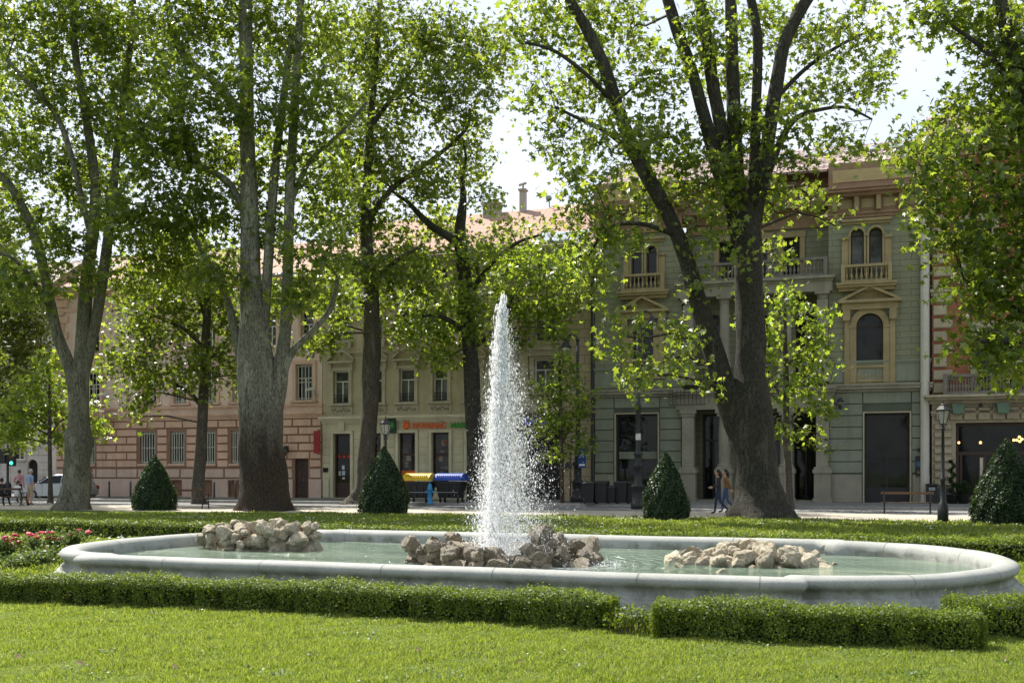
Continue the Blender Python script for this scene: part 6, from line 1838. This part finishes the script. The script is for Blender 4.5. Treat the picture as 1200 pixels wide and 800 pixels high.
MB().box(-.14, .14, -.228, -.21, .62, .76).build('slot_plate', m_zinc, lb)
at = thing('wall_display', 'black and blue display panel on the green wall right of the large window', 'panel', FP(FS(1078), FZ(1078, 546), .06), -A_F)
MB().cbox(-.2, .2, -.12, 0, -.5, .5, .02).build('casing', m_black, at)
MB().box(-.17, .17, -.126, -.121, -.02, .24).build('screen', mat('blue_panel', (.03, .085, .15), .3, .3, 3), at)
MB().box(-.1, -.04, -.126, -.121, -.32, -.26).build('yellow_mark', mat('yellow_mark', (.6, .4, .03), .5, .1, 3), at)
sq = MB().box(-.1, .1, -.04, 0, -.08, .08).build('wall_plaque', m_black); sq.location = FP(FS(1077.5), FZ(1077, 527), .055); sq.rotation_euler = (0, 0, -A_F); tag(sq, 'small black plaque on the green wall above the display panel', 'plaque')
def wall_lamp(label, loc):
    t = thing('wall_lantern', label, 'wall lamp', loc, -A_F, 'wall lanterns on the facades')
    mb = MB(); mb.box(-.04, .04, -.3, 0, -.02, .02); mb.box(-.08, .08, -.03, .0, -.2, .2); mb.build('bracket', m_iron, t)
    mb = MB(); mb.lathe([(.07, -.38), (.15, .0), (.17, .02), (.06, .16), (.02, .22)], 0, -.3, 6); mb.build('lantern_head', m_iron, t)
    mb = MB(); mb.lathe([(.075, -.34), (.148, -.02)], 0, -.3, 6); o = mb.build('lantern_glass', m_glass2, t); o.scale = (1.02, 1.0, 1.0)
    return t
wall_lamp('dark wall lantern on the green palace left of its large right window', FP(FS(985), FZ(985, 471), .06))
wall_lamp('dark wall lantern on the pink building left of the brown door', FP(FS(338), FZ(338, 526), .1))
def cctv(label, u, v):
    t = thing('security_camera', label, 'camera', FP(FS(u), FZ(u, v), .03), -A_F, 'white security cameras')
    mb = MB(); mb.tube([(0, 0, -.35), (0, -.25, -.38), (0, -.42, -.2), (0, -.42, 0)], .03, 7); mb.build('bracket', m_zinc, t)
    o = MB().cbox(-.1, .1, -.75, -.2, .02, .2, .03).build('housing', m_white, t); o.rotation_euler = (R(14), 0, R(-40))
    return t
cctv('white security camera below the balcony window of the pink building', 130, 462)
cctv('white security camera at the right end of the pink building', 373, 456)
for k, (dx, lab) in enumerate(((.38, 'wooden stake supporting the sapling, on its right'), (-.06, 'short wooden stake against the sapling stem'))):
    p = G(659, 592); h = 2.6 if k == 0 else 1.9
    o = MB().lathe([(.045, -.05), (.045, h-.03), (.03, h)], n=8).build('tree_stake', m_wood); o.location = p+Vector((dx, -.15, 0)); tag(o, lab, 'stake')
# traffic light
t = thing('traffic_light', 'dark traffic light showing green at the left edge', 'traffic light', P(9, 586, 63).xy.to_3d())
MB().lathe([(.2, 0), (.2, .9), (.12, 1.0), (.075, 1.1), (.06, 3.2)], n=12).build('pole', m_iron, t, True)
mb = MB(); mb.box(.12, .44, -.16, .12, 1.95, 3.0); mb.box(.05, .13, -.03, .03, 2.2, 2.26); mb.box(.05, .13, -.03, .03, 2.75, 2.81)
for z in (2.13, 2.47, 2.81): mb.lathe([(.12, 0), (.12, .02)], .28, 0, 10, z+.13)
hs = mb.build('signal_box', m_black, t)
for z, mm in ((2.13, emit_mat('green_signal', (.05, .9, .5), 1.6)), (2.47, mat('amber_off', (.06, .035, .008), .4, .1, 3)), (2.81, mat('red_off', (.06, .008, .006), .4, .1, 3))):
    MB().sphere((.28, -.165, z), .1, 10, 7, (1, .25, 1)).build('signal_lens', mm, hs)
mb = MB(); mb.box(-.42, -.1, -.14, .12, 2.1, 2.95); mb.box(-.12, -.05, -.03, .03, 2.4, 2.46); mb.build('side_signal_box', m_black, t)

# ------------------------------------------------------------------ silver car
m_car = mat('silver_paint', (.40, .42, .43), .3, .04, 1, 0, .5, .5)
ct = G(70, 585.5); cs_ = 1
car = thing('parked_car', 'silver hatchback car on the road behind the left plane tree', 'car', ct, R(176))
Lc = 4.0
low = [(-1.98, .35), (-1.99, .62), (-1.9, .86), (-1.72, .95), (1.1, .93), (1.65, .84), (1.93, .70), (1.99, .5), (1.97, .3), (1.75, .22), (-1.8, .22)]
top = [(-1.78, .955), (-1.62, 1.25), (-1.3, 1.43), (-.6, 1.5), (0, 1.47), (.45, 1.33), (1.08, .94)]
def car_shell(poly, wfun, n=4):
    mb = MB(); k = len(poly); vs = []
    for sy in (-1, -.86, .86, 1):
        for x, z in poly:
            s = 1 if abs(sy) < .9 else .94
            cz = .6
            vs.append((x*(1 if abs(sy) < .9 else .97), sy*wfun(z), z if abs(sy) < .9 else cz+(z-cz)*.93))
    fs = [tuple(range(k)), tuple(range(4*k-1, 3*k-1, -1))]
    for r in range(3):
        for i in range(k): fs.append((r*k+i, (r+1)*k+i, (r+1)*k+(i+1) % k, r*k+(i+1) % k))
    return mb.add(vs, fs)
car_shell(low, lambda z: .85).build('body', m_car, car)
car_shell(top+[(1.0, .90), (-1.7, .90)], lambda z: .83-.22*max(0, (z-.95)/.55)).build('cabin', m_car, car)
for sy in (-1, 1):
    mb = MB()
    for poly in ([(-1.45, .98), (-1.36, 1.2), (-1.1, 1.36), (-.5, 1.41), (-.5, .98)], [(-.42, .98), (-.42, 1.41), (0, 1.39), (.38, 1.27), (.82, .98)]):
        yv = [(x, sy*(.845-.22*max(0, (z-.95)/.55)), z) for x, z in poly]
        mb.add(yv, [tuple(range(len(poly)))])
    mb.build('side_windows', m_glass, car)
    mb = MB(); mb.box(-.47, -.455, sy*.851-.004, sy*.851+.004, .3, .93); mb.box(.6, .615, sy*.851-.004, sy*.851+.004, .35, .93); mb.build('door_seams', m_black, car)
    for x in (-.75, .25): MB().box(x-.09, x+.09, sy*.86-.012, sy*.86+.012, .8, .84).build('door_handle', m_car, car)
    MB().sphere((.78, sy*.95, 1.0), .1, 8, 6, (.8, 1, .7)).build('wing_mirror', m_car, car)
    MB().sphere((1.84, sy*.6, .68), .17, 10, 7, (.7, 1, .55)).build('headlight', m_zinc, car)
    MB().box(-1.99, -1.9, sy*.66-.12, sy*.66+.12, .62, .82).build('tail_light', mat('tail_red', (.3, .01, .01), .3, .1, 3), car)
    for x in (-1.22, 1.22):
        w_ = MB().tube([(x, sy*.66, .31), (x, sy*.875, .31)], .31, 20).build('wheel', m_black, car, False)
        MB().tube([(x, sy*.86, .31), (x, sy*.885, .31)], .2, 14).build('rim', m_zinc, w_)
mb = MB(); mb.add([(.5, -.66, 1.325), (.5, .66, 1.325), (1.05, .78, .975), (1.05, -.78, .975)], [(0, 3, 2, 1)]); mb.build('windscreen', m_glass, car)

# ================================================================== people
m_skin = mat('skin', (.46, .27, .19), .55, .08, 6)
m_hair = {'black': mat('black_hair', (.012, .010, .009), .6, .3, 30), 'grey': mat('grey_hair', (.42, .40, .37), .7, .2, 30), 'brown': mat('brown_hair', (.05, .03, .018), .6, .3, 30), 'cap': mat('dark_cap', (.03, .032, .04), .8, .2, 10)}
def cloth(name, c): return mat('cloth_'+name, c, .9, .16, 5, .2)
def person(label, loc, heading, H, pose, colors, hair='black', longhair=False, bag=None):
    """one continuous skinned body; pose gives joint positions in metres for a 1.75 m figure, facing -y"""
    k = H/1.75
    J = dict(pel=(0, 0, .95), spine=(0, .01, 1.13), chest=(0, .0, 1.33), neck=(0, 0, 1.47), head=(0, -.02, 1.56),
             sl=(.185, 0, 1.40), sr=(-.185, 0, 1.40), el=(.24, .03, 1.13), er=(-.24, .03, 1.13), wl=(.25, -.05, .89), wr=(-.25, -.05, .89),
             hl=(.10, 0, .90), hr=(-.10, 0, .90), kl=(.105, -.02, .5), kr=(-.105, -.02, .5), al=(.11, .03, .09), ar=(-.11, .03, .09))
    J.update(pose)
    for s in 'lr':
        a = J['a'+s]
        J.setdefault('t'+s, (a[0], a[1]-.15, max(.03, a[2]-.05)))
    Rd = dict(pel=.135, spine=.118, chest=.135, neck=.055, head=.06, sl=.075, sr=.075, el=.043, er=.043, wl=.03, wr=.03, hl=.095, hr=.095, kl=.062, kr=.062, al=.042, ar=.042, tl=.035, tr=.035)
    E = [('pel', 'spine', 'top'), ('spine', 'chest', 'top'), ('chest', 'neck', 'top'), ('neck', 'head', 'skin')]
    for s in 'lr':
        E += [('chest', 's'+s, 'top'), ('s'+s, 'e'+s, 'top'), ('e'+s, 'w'+s, 'sleeve'), ('pel', 'h'+s, 'legs'), ('h'+s, 'k'+s, 'legs'), ('k'+s, 'a'+s, 'shin'), ('a'+s, 't'+s, 'shoe')]
    names = list(J); idx = {n: i for i, n in enumerate(names)}
    bm = bmesh.new()
    lay = bm.verts.layers.skin.verify()
    vs = []
    for n in names:
        v = bm.verts.new([c*k for c in J[n]]); r = Rd[n]*k; v[lay].radius = (r, r*(.8 if n in ('chest', 'spine', 'pel') else 1)); v[lay].use_root = (n == 'pel'); vs.append(v)
    for a, b_, q in E: bm.edges.new((vs[idx[a]], vs[idx[b_]]))
    me = bpy.data.meshes.new('person_skeleton'); bm.to_mesh(me); bm.free()
    ob = bpy.data.objects.new('person_skeleton', me); COL.objects.link(ob)
    ob.modifiers.new('skin', 'SKIN'); sb_ = ob.modifiers.new('sub', 'SUBSURF'); sb_.levels = 2; sb_.render_levels = 2
    dg = bpy.context.evaluated_depsgraph_get(); dg.update()
    bme = bpy.data.meshes.new_from_object(ob.evaluated_get(dg))
    bpy.data.objects.remove(ob)
    keys = ['skin', 'top', 'legs', 'shoe']
    cols = dict(colors); cols.setdefault('sleeve', cols['top']); cols.setdefault('shin', cols['legs']); cols['skin'] = m_skin
    slots = []; 
    for c in cols.values():
        if c not in slots: slots.append(c)
    V = [Vector(v.co) for v in bme.vertices]; F = [tuple(p.vertices) for p in bme.polygons]; MI = []
    segs = [(Vector(J[a])*k, Vector(J[b_])*k, slots.index(cols[q])) for a, b_, q in E]
    for f_ in F:
        c = sum((V[i] for i in f_), Vector())/len(f_)
        best = min(segs, key=lambda s: (c-(s[0]+(s[1]-s[0])*max(0, min(1, (c-s[0]).dot(s[1]-s[0])/max(1e-6, (s[1]-s[0]).length_squared))))).length)
        MI.append(best[2])
    mb = MB(); mb.v = [tuple(v) for v in V]; mb.f = F; mb.m = MI
    mb.mi = slots.index(m_skin)
    hd = Vector(J['head'])*k+Vector((0, -.012, .085))*k
    mb.sphere(hd, .1*k, 14, 10, (.78, .95, 1.18))
    mb.sphere(hd+Vector((0, -.1, -.02))*k, .018*k, 6, 5, (.8, 1, 1.3))
    for s in (-1, 1): mb.sphere(hd+Vector((s*.08, .005, -.01))*k, .022*k, 6, 5, (.4, .8, 1.2))
    mb.sphere(hd+Vector((0, -.06, -.075))*k, .05*k, 8, 6, (.9, .8, .7))
    for s in 'lr':                                        # hands: palm, four fingers and a thumb
        w_ = Vector(J['w'+s])*k; d = (w_-Vector(J['e'+s])*k).normalized()
        side = d.cross(Vector((0, 1, 0))).normalized() if abs(d.y) < .9 else Vector((1, 0, 0)); nn = d.cross(side)
        pc = w_+d*.05*k
        mb.tube([w_-d*.02*k, w_+d*.04*k, w_+d*.085*k], [.026*k, .036*k, .03*k], 8)
        for j in range(4):
            o = side*(j-1.5)*.018*k; L = (.07, .08, .075, .055)[j]*k
            p0 = w_+d*.075*k+o; mb.tube([p0, p0+d*L*.5+nn*.008*k, p0+d*L*.85+nn*.03*k], [.009*k, .0085*k, .007*k], 6)
        p0 = w_+d*.03*k+side*.03*k; mb.tube([p0, p0+side*.025*k+d*.025*k, p0+side*.03*k+d*.06*k], [.011*k, .0105*k, .008*k], 6)
    o = mb.build('person', slots, None, True)
    o.location = loc; o.rotation_euler = (0, 0, heading)
    tag(o, label, 'person', 'people in the park')
    eb = MB()
    for s in (-1, 1): eb.sphere(hd+Vector((s*.033, -.083, .01))*k, .011*k, 6, 5)
    eb.build('eyes', m_black, o)
    hb = MB(); hb.sphere(hd+Vector((0, .018, .022))*k, .1*k, 12, 9, (.88, .95, 1.12))
    if longhair: hb.tube([hd+Vector((0, .05, .03))*k, hd+Vector((0, .1, -.1))*k, hd+Vector((0, .1, -.26))*k], [.085*k, .09*k, .05*k], 10)
    hb.build('cap' if hair == 'cap' else 'hair', m_hair[hair], o, True)
    if bag:
        b_ = MB(); b_.sphere((J['wr'][0]*k*1.1, .03, .93*k), .16*k, 10, 7, (.5, 1, .85)); b_.build('shoulder_bag', bag, o, True)
    return o
blk, navy = cloth('black', (.018, .018, .022)), cloth('navy', (.028, .04, .075))
STAND = dict()
person('man in a light blue shirt and beige shorts standing by the left bench', G(35, 591.5), R(150), 1.76, dict(el=(.27, -.03, 1.16), wl=(.15, -.22, 1.1), head=(0, -.05, 1.55)),
       dict(top=cloth('light_blue', (.24, .31, .46)), sleeve=m_skin, legs=cloth('beige', (.42, .33, .21)), shin=m_skin, shoe=blk), 'grey')
person('person in a pink shirt and dark trousers standing behind the bench', G(22.5, 588.5), R(170), 1.72, dict(el=(.3, 0, 1.16), wl=(.2, -.12, .98)),
       dict(top=cloth('pink', (.46, .22, .26)), legs=blk, shoe=blk), 'brown')
SIT = dict(pel=(0, 0, .53), spine=(0, .03, .72), chest=(0, .0, .93), neck=(0, -.02, 1.07), head=(0, -.06, 1.16), sl=(.18, 0, 1.0), sr=(-.18, 0, 1.0), el=(.24, -.03, .75), er=(-.24, -.03, .75), wl=(.16, -.24, .64), wr=(-.16, -.24, .64),
           hl=(.1, -.02, .52), hr=(-.1, -.02, .52), kl=(.12, -.44, .50), kr=(-.12, -.44, .50), al=(.12, -.42, .09), ar=(-.14, -.55, .09))
bl_ = G(6, 592.5); br_ = R(170)
def onbench(dx): return bl_+Vector((dx*math.cos(br_), dx*math.sin(br_), 0))+Vector((.06*math.sin(br_), -.06*math.cos(br_), 0))
person('person in black clothes sitting on the bench at the left edge', onbench(.25), br_+R(8), 1.7, SIT, dict(top=blk, legs=blk, shoe=blk), 'black')
person('child in a white top sitting on the bench next to the standing man', onbench(-.6), br_-R(10), 1.55, SIT, dict(top=cloth('white', (.6, .6, .58)), legs=cloth('pale', (.45, .42, .4)), shin=m_skin, shoe=blk), 'brown')
person('man in a dark cap and grey vest walking past the pink building', G(106.5, 582, .12)+Vector((0, 0, 0)), R(75), 1.68,
       dict(al=(.1, .30, .12), kl=(.1, .02, .50), kr=(-.1, -.16, .50), ar=(-.1, -.24, .08), el=(.24, .12, 1.15), wl=(.24, .16, .92), er=(-.24, -.1, 1.16), wr=(-.2, -.22, .95)),
       dict(top=cloth('grey', (.27, .27, .27)), sleeve=blk, legs=cloth('black_trousers', (.02, .02, .022)), shoe=blk), 'cap')
WALK = dict(al=(.09, .36, .18), kl=(.1, .06, .5), kr=(-.1, -.1, .50), ar=(-.1, -.14, .08), tl=(.09, .25, .06))
person('woman in a dark jacket and dark jeans walking left by the leaning tree', G(842, 602), R(-97), 1.68, {**WALK, 'er': (-.24, .02, 1.16), 'wr': (-.2, -.26, 1.08), 'el': (.24, 0, 1.15), 'wl': (.2, -.26, 1.06)},
       dict(top=cloth('plum_black', (.035, .028, .035)), sleeve=cloth('plum_black', (.035, .028, .035)), legs=navy, shoe=blk), 'black', True)
person('woman in a mustard brown top and blue jeans walking beside the dark jacketed one', G(850.5, 600.5), R(-95), 1.70, {**WALK, 'el': (.25, .12, 1.15), 'wl': (.24, .22, .93), 'er': (-.25, .12, 1.15), 'wr': (-.24, .2, .92)},
       dict(top=cloth('mustard', (.20, .105, .04)), legs=cloth('jeans', (.05, .085, .16)), shoe=blk), 'black', True)

# potted spiral shrubs by the restaurant door
for u, lab, h in ((1114.5, 'small potted spiral shrub left of the restaurant door', 2.05), (1127, 'low potted shrub in front of the restaurant door', 1.1)):
    t = thing('potted_shrub', lab, 'potted plant', FP(FS(u), .12, .9), 0, 'potted shrubs before the restaurant')
    MB().lathe([(.2, 0), (.26, .4), (.28, .42), (.24, .42)], n=14).build('pot', m_dark, t, True)
    n = 1500; q = RNG.random(n)
    if h > 1.5:
        a = q*22; rr = .1*(1-q*.6)
        C = np.stack([.13*(1-q*.5)*np.cos(a)+RNG.normal(0, 1, n)*rr, .13*(1-q*.5)*np.sin(a)+RNG.normal(0, 1, n)*rr, .45+q*(h-.45)], 1)
    else:
        d = RNG.normal(size=(n, 3)); d /= np.linalg.norm(d, axis=1)[:, None]; C = d*np.array([.33, .33, .36])*(RNG.random(n)**.4)[:, None]+np.array([0, 0, .75])
    V, F = leaves(C, RNG.normal(0, 1, (n, 3)), RNG.uniform(.05, .09, n), DIA_T, DIA_F)
    link_mesh('foliage', np_mesh('foliage', V, F), m_yew, t)
    MB().tube([(0, 0, .3), (0, 0, h*.8)], .025, 6).build('stem', m_twig, t)
